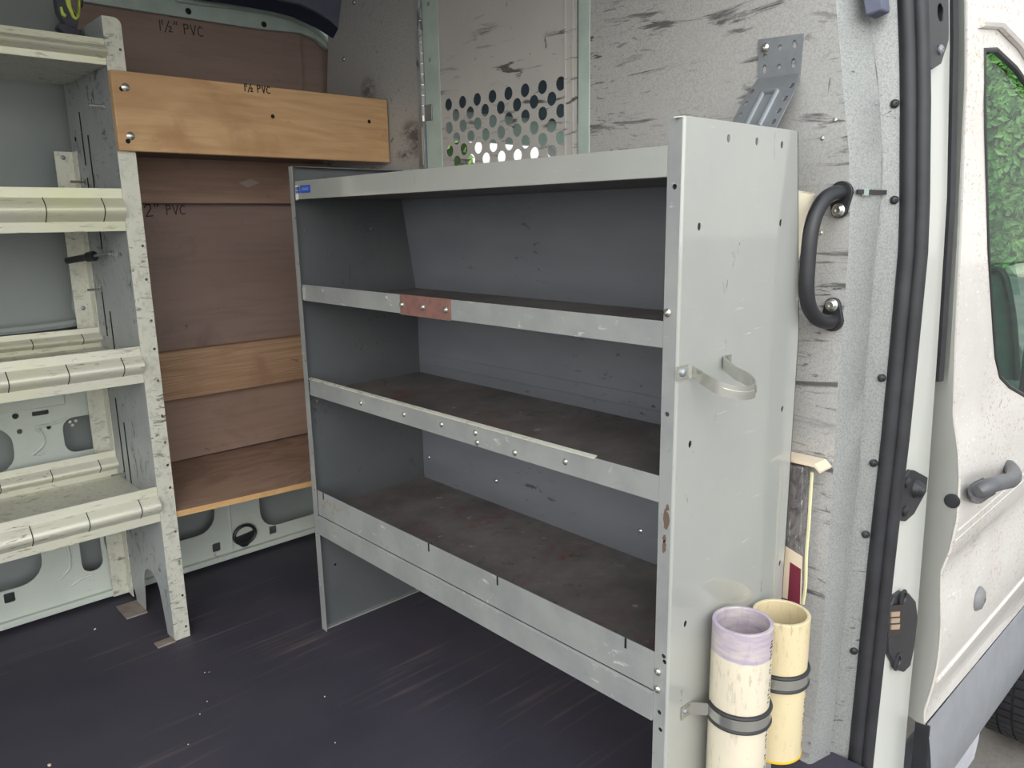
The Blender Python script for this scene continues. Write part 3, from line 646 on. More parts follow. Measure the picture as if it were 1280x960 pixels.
# back
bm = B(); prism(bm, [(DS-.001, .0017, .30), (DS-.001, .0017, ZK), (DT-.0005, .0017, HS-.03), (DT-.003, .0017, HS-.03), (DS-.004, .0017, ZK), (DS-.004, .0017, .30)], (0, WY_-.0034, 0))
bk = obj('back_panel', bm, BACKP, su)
for z in (.685, .715): obj('pressed_line', tube(B(), [(DS-.0035, .01, z), (DS-.0035, WY_-.01, z)], .0022, 6), BACKP, bk)
for y, z in ((.50, .93), (.80, .41), (.33, .41), (1.09, .41)): bolt('screw', (DS-.0045, y, z), (-1, 0, 0), .006, .004, STEEL, bk)
LY0, LY1 = .0268, WY_-.0245
def shelf(zp, lz0, lz1, depth, lipmat=PAINT_WORN):
    bm = B(); box(bm, .0018, depth-.004, .0018, WY_-.0018, zp-.0016, zp); sh = obj('shelf', bm, PAN, su)
    bm = B(); prism(bm, [(0, LY0, lz0), (0, LY0, lz1), (.0016, LY0, lz1), (.0016, LY0, lz0+.0016), (.02, LY0, lz0+.0016), (.02, LY0, lz0)], (0, LY1-LY0, 0)); lip = obj('front_lip', bm, lipmat, sh)
    return sh
s1 = shelf(1.136, 1.133, 1.175, .325, PAINT)
s2 = shelf(.896, .892, .931, .360)
s3 = shelf(.658, .654, .696, .362)
s4 = shelf(.345, .3345, .402, .362)
bm = B(); prism(bm, [(-.004, LY0, .281), (-.004, LY0, .329), (.0, LY0, .3315), (.0018, LY0, .3315), (.0018, LY0, .281)], (0, LY1-LY0, 0)); obj('lower_rail', bm, PAINT_WORN, s4)
bm = B(); box(bm, -.0022, -.0002, .517, .683, .890, .932); obj('patch_plate', bm, PATCH, s2, .0006)
for y in (.675, .603, .530): bolt('rivet', (-.0022, y, .911), (-1, 0, 0), .0068, .0045, STEEL, s2)
for y in (.735, 1.0): bolt('rivet', (0, y, .921), (-1, 0, 0), .005, .003, PAINT_WORN, s2)
bm = B(); prism(bm, [(-.0018, .155, .6945), (.006, .155, .6975), (.006, .155, .699), (-.0018, .155, .6965)], (0, LY1-.155, 0)); obj('edge_trim', bm, ALU, s3)
for y, z in ((.86, .672), (.69, .675), (.56, .677), (.455, .68), (.345, .664), (.45, .662), (.22, .675)): bolt('rivet', (0, y, z), (-1, 0, 0), .006, .003, STEEL, s3)
for y in (1.065, .62, .40, .085): obj('lip_notch', box(B(), -.0008, .001, y-.002, y+.002, .384, .402), BLACKH, s4)
for z, mt in ((.944, STEEL), (.371, STEEL), (.340, STEEL)): bolt('screw', (-.0005, .019, z), (-1, 0, 0), .0065, .004, mt, ep)
bm = B()
for y0, z0, w, h in ((.012, .63, .005, .016), (.014, .60, .003, .007), (.014, .585, .0035, .012), (.010, .65, .003, .005)): sheet(bm, [[(y0+w*(1+.35*random.uniform(-1, 1))*math.cos(a), z0+h*(1+.35*random.uniform(-1, 1))*math.sin(a)) for a in [2*math.pi*k/14 for k in range(14)]]], .0004, lambda u, v, w_: Vector((-.0002-w_, u, v)))
obj('rust_patch', bm, simple('rust', (98, 78, 68), .8), ep)
bm = B()
for sk in range(8):
    y0, z0, w, h = 1.068-.0115*sk, random.uniform(.360, .388), random.uniform(.004, .0052), random.uniform(.004, .009)
    sheet(bm, [[(y0+w*(1+.4*random.uniform(-1, 1))*math.cos(a), z0+h*(1+.4*random.uniform(-1, 1))*math.sin(a)) for a in [2*math.pi*k/14 for k in range(14)]]], .0003, lambda u, v, w_: Vector((-.0001-w_, u, v)))
obj('rust_stain', bm, simple('faint rust stain', (138, 128, 114), .6), s4)
# blue maker's badge on the top lip
bg_ = thing('maker_badge', 'small blue maker badge at the left end of the top shelf lip', 'badge', (-.001, 1.055, 1.147))
bm = B(); box(bm, -.0014, -.0002, 1.024, 1.070, 1.147, 1.164); obj('plate', bm, BLUE, bg_)
bm = B(); box(bm, -.0020, -.0013, 1.030, 1.064, 1.150, 1.161); obj('panel', bm, simple('bright blue', (70, 104, 200), .35), bg_)
bm = B()
for k, (y, z, w, h) in enumerate(((1.086, 1.158, .006, .007), (1.078, 1.158, .006, .007), (1.086, 1.150, .006, .006), (1.078, 1.150, .006, .006))): box(bm, -.0016, -.0004, y-w/2, y+w/2, z-h/2, z+h/2)
obj('emblem', bm, BLUE, bg_)
bm = B()
for y in (1.059, 1.053, 1.047, 1.041, 1.035): box(bm, -.0024, -.0019, y-.0018, y+.0012, 1.153, 1.158)
obj('lettering', bm, BLUE2, bg_)

# ------------------------------------------------------------------ straps, pipes and small things on the end panel
def strap_path(cx, cy, r, xl, xr):
    p = [(xl, -.0012), (xl+.03, -.0012)]
    a = arc(cx, cy, r, 168, 372, 22)
    return p[:1]+[(xl+.024, -.0016), (cx-r-.002, cy+.022)]+a+[(cx+r+.002, cy+.022), (xr-.024, -.0016), (xr, -.0012)]
ls = thing('pipe_strap', 'empty zinc pipe strap screwed high on the grey end panel', 'pipe strap', (.078, 0, .845), 'pipe straps on the shelf end panel')
sp_ = [(-.004, -.0012), (.024, -.0012), (.030, -.006)]+[(p[0], p[1]) for p in arc(.060, -.044, .040, 190, 372, 20)]+[(.106, -.020), (.114, -.004), (.120, -.0012), (.140, -.0012)]
def vstrap(bm, path, z0, z1, t, slope=0.0):
    n = len(path); dn = []
    P = [Vector(p) for p in path]
    for i in range(n):
        d = (P[min(i+1, n-1)]-P[max(i-1, 0)]).normalized(); dn.append(Vector((d.y, -d.x)))
    rows_ = []
    for i, p in enumerate(P):
        q = p+dn[i]*t; k = slope*min(0, p.y); rows_.append([bm.verts.new((p.x, p.y, z0+k)), bm.verts.new((q.x, q.y, z0+k)), bm.verts.new((q.x, q.y, z1+k)), bm.verts.new((p.x, p.y, z1+k))])
    for a, b in zip(rows_, rows_[1:]):
        for k in range(4): bm.faces.new((a[k], a[(k+1) % 4], b[(k+1) % 4], b[k]))
    bm.faces.new(rows_[0][::-1]); bm.faces.new(rows_[-1]); return bm
bm = B(); vstrap(bm, sp_, .848, .868, .0016, .30); obj('band', bm, STEEL, ls)
bm = B(); vstrap(bm, [(p[0], p[1]) for p in arc(.060, -.0445, .0412, 205, 365, 20)], .8555, .8605, .0015, .30); obj('pressed_rib', bm, STEEL, ls)
bolt('screw', (.010, -.0026, .858), (0, -1, 0), .007, .005, STEEL_D, ls)
def cushion_clamp(cx, zc, label):
    t = thing('pipe_clamp', label, 'pipe clamp', (cx, -.055, zc-.015), 'rubber edged pipe clamps on the shelf end panel')
    r = .0495; full = arc(cx, -.056, r, 140, 400, 30)
    path = [(cx-.083, -.0012), (cx-.060, -.0012), (cx-.054, -.006), (full[0][0]-.002, full[0][1]-.0)]+full
    bm = B(); vstrap(bm, path, zc-.011, zc+.011, .0016); obj('band', bm, STEEL, t)
    for z in (zc-.0125, zc+.0125):
        bm = B(); tube(bm, [(p[0], p[1], z) for p in full], .0038, 8); obj('rubber_edge', bm, RUBBER, t)
    bolt('screw', (cx-.073, -.0028, zc+.001), (0, -1, 0), .005, .003, STEEL_D, t)
    return t
PX1, PX2, PYC, PR = .121, .250, -.056, .0478
def pipe(cx, z0, z1, mat, label, rim, mark):
    t = thing('pvc_pipe', label, 'pipe', (cx, PYC, z0), 'short plastic pipes on the shelf end panel')
    bm = B(); lathe(bm, [(PR, 0), (PR, z1-z0-.001), (PR-.001, z1-z0), (PR-.0055, z1-z0), (PR-.0062, z1-z0-.001), (PR-.0062, .001), (PR-.0055, 0)], (cx, PYC, z0), (0, 0, 1), 48, closed=True); obj('tube_wall', bm, mat, t)
    bm = B(); random.seed(int(cx*1000))
    z = z1-.02 if mark == 1 else z1-.13
    zend = z0+.02; ang = math.radians(279 if mark == 1 else 282)
    while z > zend:
        h = random.choice((.004, .0055, .006)); w = random.choice((.0035, .004, .006))
        for k in range(random.choice((1, 2))):
            a = ang+random.uniform(-.05, .05); c = Vector((cx+(PR+.0003)*math.cos(a), PYC+(PR+.0003)*math.sin(a), z))
            tt = Vector((-math.sin(a), math.cos(a), 0))*w*.5; nn = Vector((math.cos(a), math.sin(a), 0))*.0002
            prism(bm, [c-tt-Vector((0, 0, h/5)), c+tt-Vector((0, 0, h/5)), c+tt+Vector((0, 0, h/5)), c-tt+Vector((0, 0, h/5))], nn)
        z -= h*1.25 if random.random() < .8 else .014
    obj('printed_line', bm, INKD, t)
    if rim:
        bm = B(); lathe(bm, [(PR+.0006, 0), (PR+.0006, .004), (PR-.006, .004), (PR-.006, 0)], (cx, PYC, z0-.001), (0, 0, 1), 48, closed=True); obj('rim_stain', bm, rim, t)
    return t
pipe(PX1, .11, .443, pvc('cream pipe with purple primer', (206, 196, 176), (128, 114, 94), .290), 'cream plastic pipe with a purple primer band around its rim', None, 1)
pipe(PX2, .145, .408, pvc('yellowed cream pipe', (208, 192, 156), (146, 120, 84)), 'yellowed plastic pipe hanging behind the purple-rimmed one', simple('yellow stain', (226, 178, 30), .5), 2)
cushion_clamp(PX1, .286, 'rubber edged clamp round the purple-rimmed pipe')
cushion_clamp(PX2, .298, 'rubber edged clamp round the yellowed pipe')
# pipe standing between the unit and the bulkhead, only its rim in view
t = thing('pipe_offcut', 'pale pipe top peeping out behind the end panel under the grab handle', 'pipe', (.396, .14, 0))
bm = B(); lathe(bm, [(.028, 0), (.028, 1.128), (.024, 1.128), (.024, 0)], (.396, .255, .012), (0, -.22, 1.098), 32, closed=True); obj('tube_wall', bm, simple('pale pipe', (222, 212, 190), .4), t)
# plastic bag with header card stuck behind the unit
t = thing('plastic_packet', 'clear plastic packet with maroon label tucked behind the grey end panel', 'packet', (.395, -.005, .33))
pk = [at(px, py, 0, .388) for px, py in ((960, 578), (1004, 583), (1003, 600), (1000, 690), (997, 760), (960, 760))]
bm = B(); prism(bm, [(p.x, max(p.y, -.031), p.z) for p in pk], (.026, 0, 0)); obj('bag', bm, BAG, t, .004)
bm = B(); box(bm, .380, .424, -.036, .05, .634, .640); prism(bm, [(.380, -.036, .640), (.380, -.036, .634), (.380, -.047, .625), (.380, -.048, .629)], (.044, 0, 0)); obj('header_card', bm, CARD, t)
bm = B(); prism(bm, [(.387, .045, .475), (.387, -.0225, .455), (.387, -.026, .36), (.387, .045, .36)], (-.0012, 0, 0)); obj('paper_insert', bm, CARD, t)
bm = B(); prism(bm, [(.3858, .0, .437), (.3858, -.0215, .430), (.3858, -.0245, .35), (.3858, .0, .355)], (-.0008, 0, 0)); obj('label', bm, MAROON, t)
bm = B(); tube(bm, smooth_path([(.386, -.030, .622), (.388, -.029, .58), (.387, -.030, .52), (.388, -.029, .46), (.389, -.031, .40), (.390, -.028, .36)], 5), .0032, 6); obj('glue_seam', bm, GUM, t)
# grab handle
g_ = thing('grab_handle', 'black tubular grab handle bolted to the bulkhead edge', 'grab handle', (.43, -.03, .90))
hp = [(.428, -.029, 1.114), (.405, -.0285, 1.114), (.378, -.023, 1.104), (.358, -.0185, 1.080), (.347, -.0168, 1.045), (.345, -.0164, .99), (.347, -.0168, .95), (.357, -.0190, .922), (.378, -.024, .902), (.405, -.030, .894), (.428, -.0305, .895)]
bm = B(); tube(bm, smooth_path(hp, 5), .0128, 16); obj('grip', bm, PLASTIC, g_)
for zc, zb in ((1.114, 1.085), (.895, .922)):
    bm = B(); sgn = 1 if zb > zc else -1
    pl = [(-.029+.020*math.cos(a), zc-sgn*.020*math.sin(a)) for a in [math.pi*k/8 for k in range(9)]]+[(-.028-.014*math.cos(a), zb+sgn*.013*math.sin(a)) for a in [math.pi*k/8 for k in range(9)]]
    prism(bm, [(XP-.0005, y, z) for y, z in pl], (-.008, 0, 0)); obj('mounting_foot', bm, PLASTIC, g_, .002)
    bm = B(); lathe(bm, [(.0115, 0), (.0115, .002), (.0085, .003), (.0085, .007), (.0065, .009), (.003, .009), (.0025, .006), (0, .006)], (XP-.0085, -.028, zb), (-1, 0, 0), 20); obj('bolt', bm, STEEL, g_)
# strap tie on the flange
bm = B(); a0, a1 = edge_y(1.116), wing_y(1.114)
prism(bm, [(.436, a0-.0075, 1.112), (.436, a0-.0075, 1.119), (.497, a1-.005, 1.118), (.497, a1-.005, 1.110)], (-.003, -.004, 0))
zt = thing('strap_tie', 'short black strap tie on the speckled flange beside the grab handle', 'strap tie', (.46, a0, 1.11)); obj('band', bm, PLASTIC, zt)
bm = B(); xm = .452; ym = a0+(a1-a0)*(xm-.436)/.061-.0105; box(bm, xm-.006, xm+.002, ym-.004, ym+.004, 1.109, 1.121); obj('glint_block', bm, GREENGREY, zt)  # pale block stands in for a glint of light at the strap slot
# perforated gusset between bulkhead and shelf top
gs = thing('gusset_bracket', 'perforated galvanised bracket joining shelf top to the bulkhead', 'bracket', (.38, .085, 1.15))
T0 = [(.062, 1.388), (.142, 1.392), (.138, 1.300), (.064, 1.300)]
bm = B(); sheet(bm, [[(.060, 1.318), (.139, 1.318), (.143, 1.388), (.058, 1.384)]]+[circ(u, v, .0045, 10) for u, v in ((.100, 1.368), (.100, 1.336), (.128, 1.358))]+[circ(u, v, .0045, 12, .008) for u, v in ((.073, 1.368), (.073, 1.338), (.128, 1.336))], .003, lambda u, v, w: Vector((XP-.001-w, u, v))); obj('upper_flange', bm, STEEL_D, gs)
def slant(u, v, w):
    n = Vector((-.72, 0, .69)); k = (1.318-v)
    return Vector((XP-.004-k*.72, u+.10*k, v))+Vector((-w*.81, 0, w*.58))
bm = B(); sheet(bm, [[(.060, 1.318), (.139, 1.318), (.147, 1.29), (.147, 1.222), (.052, 1.222), (.052, 1.29)]]+[circ(u, v, .0045, 10) for u in (.062, .138) for v in (1.296, 1.274, 1.253, 1.234)], .003, slant); obj('slanted_plate', bm, STEEL_D, gs)
bm = B(); prism(bm, [(.356, .054, 1.224), (.356, .146, 1.224), (.3285, .146, 1.150), (.3285, .054, 1.150)], (.003, 0, .001)); obj('lower_tab', bm, STEEL_D, gs)
bm = B()
for u in (.085, .112): tube(bm, [slant(u, 1.29, .004), slant(u, 1.228, .004)], .0045, 8)
tube(bm, [slant(.085, 1.29, .004), slant(.112, 1.29, .004)], .0045, 8); obj('pressed_rib', bm, STEEL_D, gs)
bolt('bolt', (XP-.005, .128, 1.372), (-1, 0, 0), .008, .005, STEEL, gs)
p = at(1094, 8, 0, .47); bm = B(); prism(bm, [(.455, -.036, 1.398), (.455, -.060, 1.404), (.455, -.045, 1.50), (.455, -.010, 1.50)], (.035, 0, 0)); tag(obj('corner_trim', bm, TRIM, None, .003), 'dark plastic corner trim above the speckled pillar flange', 'trim')
# debris on the step
bm = B(); box(bm, .435, .53, -.13, -.075, -.06, -.012); tag(obj('step_plate', bm, PLASTIC, None, .004), 'black step edge at the foot of the pillar', 'step')

# ------------------------------------------------------------------ aluminium rack
XU, YU, HU = -.314, 1.34, 1.538
rk = thing('aluminium_rack', 'scuffed aluminium racking with rolled shelf lips along the far wall', 'rack', (-1.1, 1.52, 0))
arch = [(1.565, 0.0), (1.545, .10)]+[(1.478+.065*math.cos(a), .10+.055*math.sin(a)) for a in [math.pi*k/10 for k in range(1, 11)]]+[(1.405, .07), (1.392, 0)]
outl = [(YU, 0), (YU, HU), (1.60, HU), (1.705, HU-.06), (1.705, .10), (1.64, .02), (1.64, 0)]+arch
hs = []; SLOTS = []
for z0 in (1.36, 1.20, .92, .62, .52):
    SLOTS += [(1.598, z0-.13, z0), (1.549, z0-.19, z0-.06)]
for k in range(16):
    z = 1.38-.062*k
    for y in (1.375, 1.43, 1.505, 1.65): hs.append(circ(y+random.uniform(-.002, .002), z, .0028, 8, .0045))
bm = B(); sheet(bm, [outl]+hs, .002, lambda u, v, w: Vector((XU+w, u, v))); en = obj('end_panel', bm, ALUP, rk)
for y, z0, z1 in SLOTS: obj('slot', box(B(), XU-.0006, XU+.0015, y-.0045, y+.0045, z0, z1), BLACKH, en)
fl = [(XU, 0), (XU+.040, 0), (XU+.040, HU-.016)]+[(XU+.024+.016*math.cos(a), HU-.016+.016*math.sin(a)) for a in [math.pi/2*k/6 for k in range(7)]]+[(XU, HU)]
bm = B(); sheet(bm, [fl]+[circ(XU+.032, z, .0035, 10) for z in (1.47, 1.29, 1.03, .95, .85, .78, .70, .61, .54, .48, .42, .30, .21, .12, .03)], .002, lambda u, v, w: Vector((u, YU-w, v))); obj('front_flange', bm, ALU, en)
FOOT = simple('dirty foot plate', (150, 138, 130), .7, 0, 0, (112, 98, 90))
obj('foot_plate', box(B(), XU-.045, XU, YU-.008, YU+.022, 0, .004), FOOT, en); obj('foot_plate', box(B(), XU-.055, XU, 1.55, 1.645, 0, .004), FOOT, en)
bm = B(); box(bm, XU-.045, XU, 1.699, 1.703, .01, 1.27); box(bm, XU-.003, XU-.0005, 1.66, 1.703, .01, 1.27); br = obj('wall_bracket', bm, ALU, rk)
for z in (1.255, .86, .22): bolt('bolt', (XU-.025, 1.699, z), (0, -1, 0), .006, .003, STEEL_D, br)
for y, z in ((1.39, 1.351), (1.62, 1.19), (1.595, .915), (1.60, .405)):
    bm = B(); lathe(bm, [(.008, 0), (.008, .005), (.0035, .0055), (.0035, .035), (0, .035)], (XU, y, z), (-1, 0, 0), 6); obj('bolt', bm, STEEL, en)
for y, z in ((1.66, 1.30), (1.667, 1.235), (1.66, 1.16)):
    bm = B(); lathe(bm, [(.0065, 0), (.006, .0008), (0, .001)], (XU, y, z), (-1, 0, 0), 12); obj('hole_plug', bm, BLACKH, en)
X0R = -1.60
def lip_profile(z0, z1, y, inner=1):
    h = z1-z0; b = min(.022, h*.25); P = [(y, z0), (y-.001, z0+b)]
    P += [(y-.022*math.sin(a)*inner, z0+b+(h-2*b)*k/10) for k, a in [(k, math.pi*k/10) for k in range(1, 10)]]
    P += [(y-.001, z1-b), (y, z1)]
    return P+[(p[0]+.0025, p[1]) for p in reversed(P)]
def tray(zt, f0, f1, back, first):
    bm = B(); box(bm, X0R, XU-.001, YU+.003, 1.665, zt-.0025, zt); t = obj('shelf', bm, ALU, rk)
    bm = B(); prism(bm, [(X0R, y, z) for y, z in lip_profile(f0, f1, YU)], (XU-X0R-.0005, 0, 0)); lp_ = obj('front_lip', bm, LIP, t, 0, 40)
    if back:
        bm = B(); prism(bm, [(X0R, y, z) for y, z in lip_profile(back[0], back[1], 1.665)], (XU-X0R-.0005, 0, 0)); obj('back_lip', bm, LIP, t, 0, 40)
    if not first:
        for y, z0, z1 in ((YU, f0, f1),)+(((1.665, back[0], back[1]),) if back else ()):
            x = XU-.047; b = .022
            while x > X0R:
                pr_ = lip_profile(z0, z1, y)[:13]
                obj('divider_slot', tube(B(), [(x, p[0]-.0004, p[1]) for p in pr_[1:12]], .0010, 5), BLACKH, t); x -= .1185
    return t
tray(1.436, 1.434, 1.4895, None, True)
tray(1.112, 1.066, 1.163, None, False)
tray(.755, .700, .790, (.752, .808), False)
tray(.388, .337, .430, (.385, .458), False)
bm = B(); sheet(bm, [[(YU, 0), (YU, HU), (1.70, HU), (1.70, 0)]], .002, lambda u, v, w: Vector((X0R-w, u, v))); obj('end_panel', bm, ALUP, rk)
# black-handled hook bolted to the rack's end
hk = thing('hook_bolt', 'black rubber handled hook bolted to the inside of the rack end', 'hook', (XU, 1.52, 1.0))
h0 = at(142, 317, 0, XU); h1 = at(118, 320, 0, XU-.03); h2 = at(84, 326, 0, XU-.075)
bm = B(); tube(bm, [h1, h1.lerp(h2, .25), h1.lerp(h2, .3), h2], [.013, .012, .0085, .0085], 10); obj('handle', bm, PLASTIC, hk)
bm = B(); tube(bm, [h0, h0.lerp(h1, .5)+Vector((0, 0, .004)), h1], .0035, 8); a = at(122, 309, 0, XU-.025); tube(bm, [a, h0+Vector((-.012, 0, -.002))], .0028, 8); obj('wire', bm, STEEL_D, hk)
bm = B(); lathe(bm, [(.009, 0), (.009, .006), (.004, .007), (.004, .014), (0, .014)], h0, (-1, 0, 0), 6); obj('nut', bm, STEEL, hk)
# tool on the top shelf
tl = thing('hand_tool', 'black and lime hand clamp standing on the top rack shelf', 'tool', (-.35, 1.46, 1.437))
yt = 1.47
def trace(px, y, t, n, mat, par, bev=.002):
    bm = B(); q = [at(a, b, 1, y) for a, b in px]; prism(bm, [(p.x, p.y, p.z) for p in q], (0, t, 0)); return obj(n, bm, mat, par, bev)
trace([(66, -25), (84, -25), (89, 12), (98, 22), (96, 40), (92, 44), (82, 30), (73, 14)], yt, .03, 'jaw', CHAR, tl)
trace([(79, -25), (88, -4), (90, 10), (96, 19), (99, 14), (99, -25), (105, -25), (100, 20), (96, 25), (91, 22), (84, 6), (76, -25)], yt-.006, .02, 'grip', YELL, tl)
trace([(75, 8), (78, 8), (80, 15), (84, 19), (82, 22), (77, 18)], yt-.005, .012, 'trigger', YELL, tl)
trace([(99, -25), (106, -25), (104, 9), (101, 2)], yt+.005, .02, 'handle', simple('navy plastic', (44, 44, 70), .5), tl)
trace([(84, 30), (92, 34), (102, 38), (100, 48), (88, 48), (72, 34), (74, 28)], yt-.004, .03, 'base', CHAR, tl)

# ------------------------------------------------------------------ boards on and before the far wall
def board(name, label, x0, x1, y0, y1, z0, z1, mat, cat='board', bev=.002):
    return tag(obj(name, box(B(), x0, x1, y0, y1, z0, z1), mat, None, bev), label, cat)
def glyphs(txt, h):
    G = {'1': [[(.30, 1.02), (.27, -.02)]], '2': [[(.05, .75), (.2, 1), (.5, .98), (.55, .7), (.1, .02), (.65, .08)]], '"': [[(.15, 1.1), (.13, .8)], [(.38, 1.12), (.36, .82)]], 'P': [[(.12, 0), (.1, 1)], [(.1, 1), (.5, .95), (.55, .65), (.12, .5)]], 'V': [[(.05, 1), (.32, 0), (.6, 1)]], 'C': [[(.6, .85), (.35, .98), (.1, .6), (.15, .15), (.4, 0), (.62, .1)]], '/': [[(.55, 1.05), (.05, -.1)]], 'a': [[(.10, 1.06), (.09, .62)]], 'b': [[(.02, .45), (.2, .55), (.3, .4), (.03, .0), (.36, .02)]], ' ': []}
    W_ = {'1': .45, '2': .75, '"': .55, 'P': .75, 'V': .72, 'C': .8, '/': .45, 'a': .25, 'b': .5, ' ': .5}
    x = 0; out = []
    for c in txt:
        for l in G[c]: out.append([(x+p[0]*h, p[1]*h) for p in l])
        x += W_[c]*h
    return out
def marker(txt, x, y, z, h, par, mat, w=.0016, slope=0):
    bm = B()
    for l in glyphs(txt, h):
        for (a, b), (c, d) in zip(l, l[1:]):
            v = Vector((c-a, d-b)); n = Vector((-v.y, v.x)).normalized()*w; e = v.normalized()*w*.7
            prism(bm, [(x+a-n.x-e.x, y, z+b-n.y-e.y+slope*a), (x+c-n.x+e.x, y, z+d-n.y+e.y+slope*c), (x+c+n.x+e.x, y, z+d+n.y+e.y+slope*c), (x+a+n.x-e.x, y, z+b+n.y-e.y+slope*a)], (0, -.0004, 0))
    return obj('marker_lettering', bm, mat, par)
# orange plank screwed to the rack, running to the bulkhead
pk_ = board('plank', 'long orange brown plank screwed to the rack flange above the grey unit', XU-.001, .427, YU-.0215, YU-.0025, 1.247, 1.4215, PLANK, 'plank')
for p in ((156.5, 109, 1), (163, 170, 1)):
    q = at(p[0], p[1], 1, YU-.0215); bolt('screw', q, (0, -1, 0), .0095, .005, STEEL, pk_)
for p in ((152, 111), (160, 176.5), (341, 145.5), (461.5, 152)):
    q = at(*p, 1, YU-.0216); bm = B(); lathe(bm, [(.0055, 0), (.005, .0006), (0, .0007)], q, (0, -1, 0), 12); obj('screw_hole', bm, BLACKH, pk_)
q = at(304, 113.5, 1, YU-.0218); marker('1a/b PVC', q.x, YU-.0218, q.z, .017, pk_, INK, .0013)
# plywood sheets lining the wall
YPL = 1.675
pb = [at(px, py, 1, YPL) for px, py in ((104, 0), (150, 9.5), (320, 36), (375, 41.5), (375, 150), (120, 150))]
bm = B(); prism(bm, [(p.x, YPL, p.z) for p in pb[:4]]+[(pb[3].x, YPL, 1.255), (-.305, YPL, 1.255), (-.305, YPL, 1.634)], (0, .012, 0))
p1 = tag(obj('plywood_sheet', bm, PLY, None, .001), 'dark brown plywood panel high on the wall with one and a half inch lettering', 'plywood')
q = at(197, 37, 1, YPL); marker('1a/b" PVC', q.x, YPL, q.z-.001, .026, p1, INKD, .0014)
pb = [at(px, py, 1, YPL+.014) for px, py in ((360, 40), (377, 43), (390, 48), (402, 55), (412, 64))]
bm = B(); prism(bm, [(.20, YPL+.014, 1.60)]+[(p.x, YPL+.014, p.z) for p in pb]+[(.50, YPL+.014, 1.57), (.50, YPL+.014, 1.255), (.20, YPL+.014, 1.255)], (0, .012, 0))
tag(obj('plywood_sheet', bm, PLY, None, .001), 'narrow darker plywood strip beside the bulkhead under the roof arch', 'plywood')
b1 = board('wall_board', 'reddish brown board with a diamond knot below the orange plank', -.305, .425, 1.655, 1.674, 1.138, 1.262, PLYR)
q = at(312, 229, 1, 1.655); bm = B(); prism(bm, [(q.x-.034, 1.6551, q.z), (q.x-.006, 1.6551, q.z-.012), (q.x+.033, 1.6551, q.z+.002), (q.x+.004, 1.6551, q.z+.013)], (0, -.0006, 0)); obj('bare_patch', bm, simple('bare patch', (176, 158, 150), .6), b1)
p2 = board('plywood_sheet', 'large dark brown plywood panel marked two inch behind the grey unit', -.305, .425, 1.690, 1.702, .60, 1.22, PLY, 'plywood')
q = at(181, 271, 1, 1.690); marker('2"', q.x, 1.690, q.z, .034, p2, INKD, .0017)
q = at(207.5, 268, 1, 1.690); marker('PVC', q.x, 1.690, q.z, .026, p2, INKD, .0015)
board('lumber_rail', 'pale ribbed pine rail across the dark plywood', -.305, .425, 1.650, 1.688, .575, .718, LUMBER, 'rail', .004)
board('plywood_sheet', 'low brown plywood strip between the pine rail and the plywood shelf', -.305, .425, 1.690, 1.702, .379, .60, PLYB, 'plywood')
t = thing('plywood_shelf', 'low plywood shelf with a raw orange front edge beside the rack', 'shelf', (0, 1.49, .31))
sq = [(XU+.042, 1.345, .3505), (.425, 1.345, .326), (.425, 1.712, .371), (XU+.042, 1.712, .378)]
bm = B(); prism(bm, sq, (0, 0, -.016)); obj('top', bm, PLYSH, t)
bm = B(); prism(bm, [sq[0], sq[1], (.425, 1.345, .3105), (XU+.042, 1.345, .335)], (0, -.0015, 0)); obj('front_edge', bm, PLYEDGE, t)
# tie-down ring
t = thing('tie_down_ring', 'dark tie-down ring low on the white wall below the plywood shelf', 'tie-down ring', (.06, YW-.01, .02))
c0 = at(306, 668, 1, YW-.012); bm = B(); R_ = .031
tube(bm, [(c0.x+R_*1.15*math.cos(a), YW-.012, c0.z+R_*math.sin(a)) for a in [2*math.pi*k/28 for k in range(28)]], .0055, 8, closed=True); obj('ring', bm, PLASTIC, t)
bm = B(); prism(bm, [(c0.x-.036, YW-.003, c0.z-.005), (c0.x+.034, YW-.003, c0.z+.004), (c0.x+.030, YW-.003, c0.z-.020), (c0.x+.006, YW-.003, c0.z-.042), (c0.x-.012, YW-.003, c0.z-.042), (c0.x-.030, YW-.003, c0.z-.022)], (0, -.012, 0)); obj('base_tab', bm, PLASTIC, t, .003)
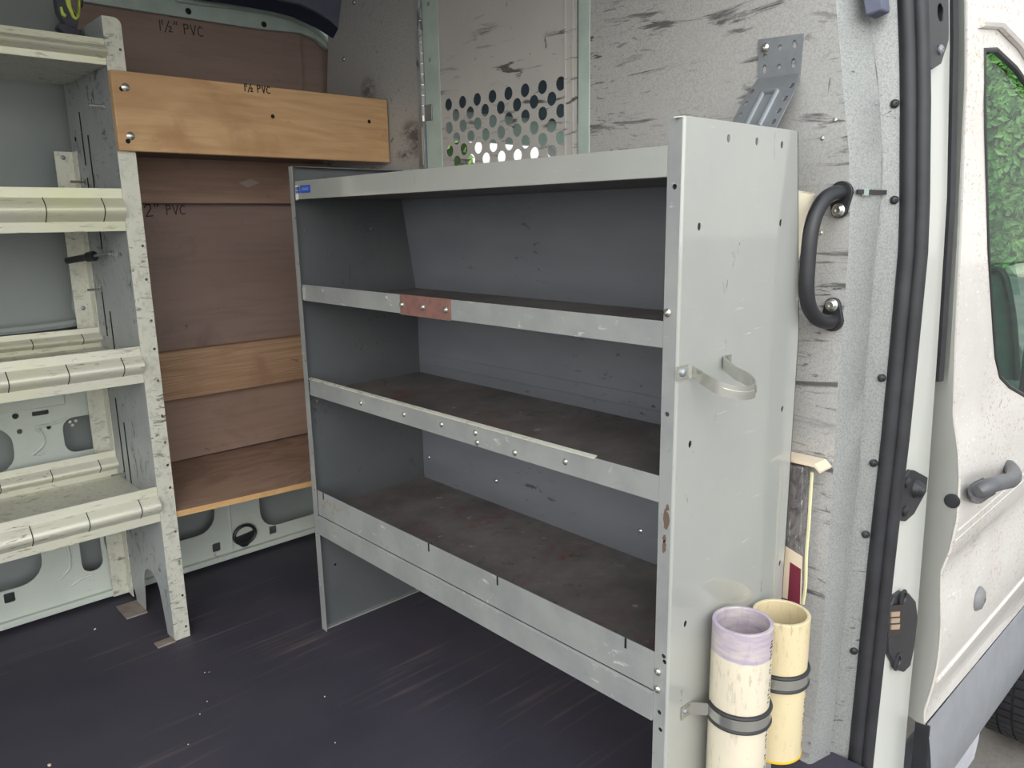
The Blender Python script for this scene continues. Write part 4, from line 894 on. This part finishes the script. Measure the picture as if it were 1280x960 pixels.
# white roof rail and the dark arched roof trim in front of it
rl = [(100, -40), (100, 1), (150, 9.2), (320, 35.6), (376, 41), (394, 48), (411, 62), (422, 53), (395, 33), (365, 19), (310, 10), (245, 0), (180, -40)]
bm = B(); prism(bm, [(p.x, 1.655, p.z) for p in [at(a, b, 1, 1.655) for a, b in rl]], (0, .02, 0)); tr = struct('trim_1', bm, GREENGREY, None, .003)
for a, b in ((235.5, 14), (330, 30.5)):
    q = at(a, b, 1, 1.655); bm = B(); lathe(bm, [(.0085, 0), (.008, .0008), (0, .001)], q, (0, -1, 0), 14); struct('rail_plug', bm, BLACKH, tr)
bm = B(); tube(bm, smooth_path([(p.x, 1.648, p.z) for p in [at(a, b, 1, 1.648) for a, b in ((220, -1), (262, 5), (310, 10.5), (345, 17), (375, 27), (398, 40), (416, 57))]], 4), .0075, 10); struct('rail_bead', bm, GREENGREY, tr)
ra = thing('roof_trim', 'dark arched roof trim above the plywood at the bulkhead corner', 'roof trim', (.2, 1.6, 1.66))
lo = [(120, -60), (225, -10), (245, -2), (310, 9), (340, 14.5), (365, 21), (395, 35), (421, 51)]
hi = [(190, -60), (300, -14), (325, -6), (352, 2), (372, 6), (392, 14.5), (412, 26), (427, 36)]
L_ = [at(a, b, 1, 1.60) for a, b in lo]; H_ = [at(a, b, 1, 1.565) for a, b in hi]
bm = B(); a_ = [bm.verts.new(p) for p in L_]; b_2 = [bm.verts.new((min(p.x, .428), p.y, p.z)) for p in H_]
for i in range(len(lo)-1): bm.faces.new((a_[i], a_[i+1], b_2[i+1], b_2[i]))
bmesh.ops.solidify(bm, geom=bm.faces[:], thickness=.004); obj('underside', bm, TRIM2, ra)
bm = B(); top = [Vector((min(p.x, .428), 1.565, p.z)) for p in H_]
prism(bm, [(p.x, 1.565-.35*(p.z-top[-1].z), p.z) for p in top]+[(.428, 1.565-.35*(1.85-top[-1].z), 1.85), (top[0].x, 1.565-.35*(1.85-top[-1].z), 1.85)], (0, .02, 0)); obj('face', bm, TRIM, ra)
# crumbs on the floor
for i, (px, py) in enumerate(((62, 957), (119, 787), (256, 841), (406, 871), (259, 877), (235, 931), (250, 893), (419, 929))):
    q = at(px, py, 2, 0.0); s = .0018 if i > 1 else .004; bm = B(); bmesh.ops.create_icosphere(bm, subdivisions=1, radius=s)
    for v in bm.verts: v.co = v.co*(1+random.uniform(-.3, .3)); v.co.z = v.co.z*.6+s*.5
    bmesh.ops.translate(bm, verts=bm.verts[:], vec=q)
    tag(obj('crumb', bm, CARD), 'tiny pale crumb on the dark floor', 'crumb', 'pale crumbs scattered on the dark floor')
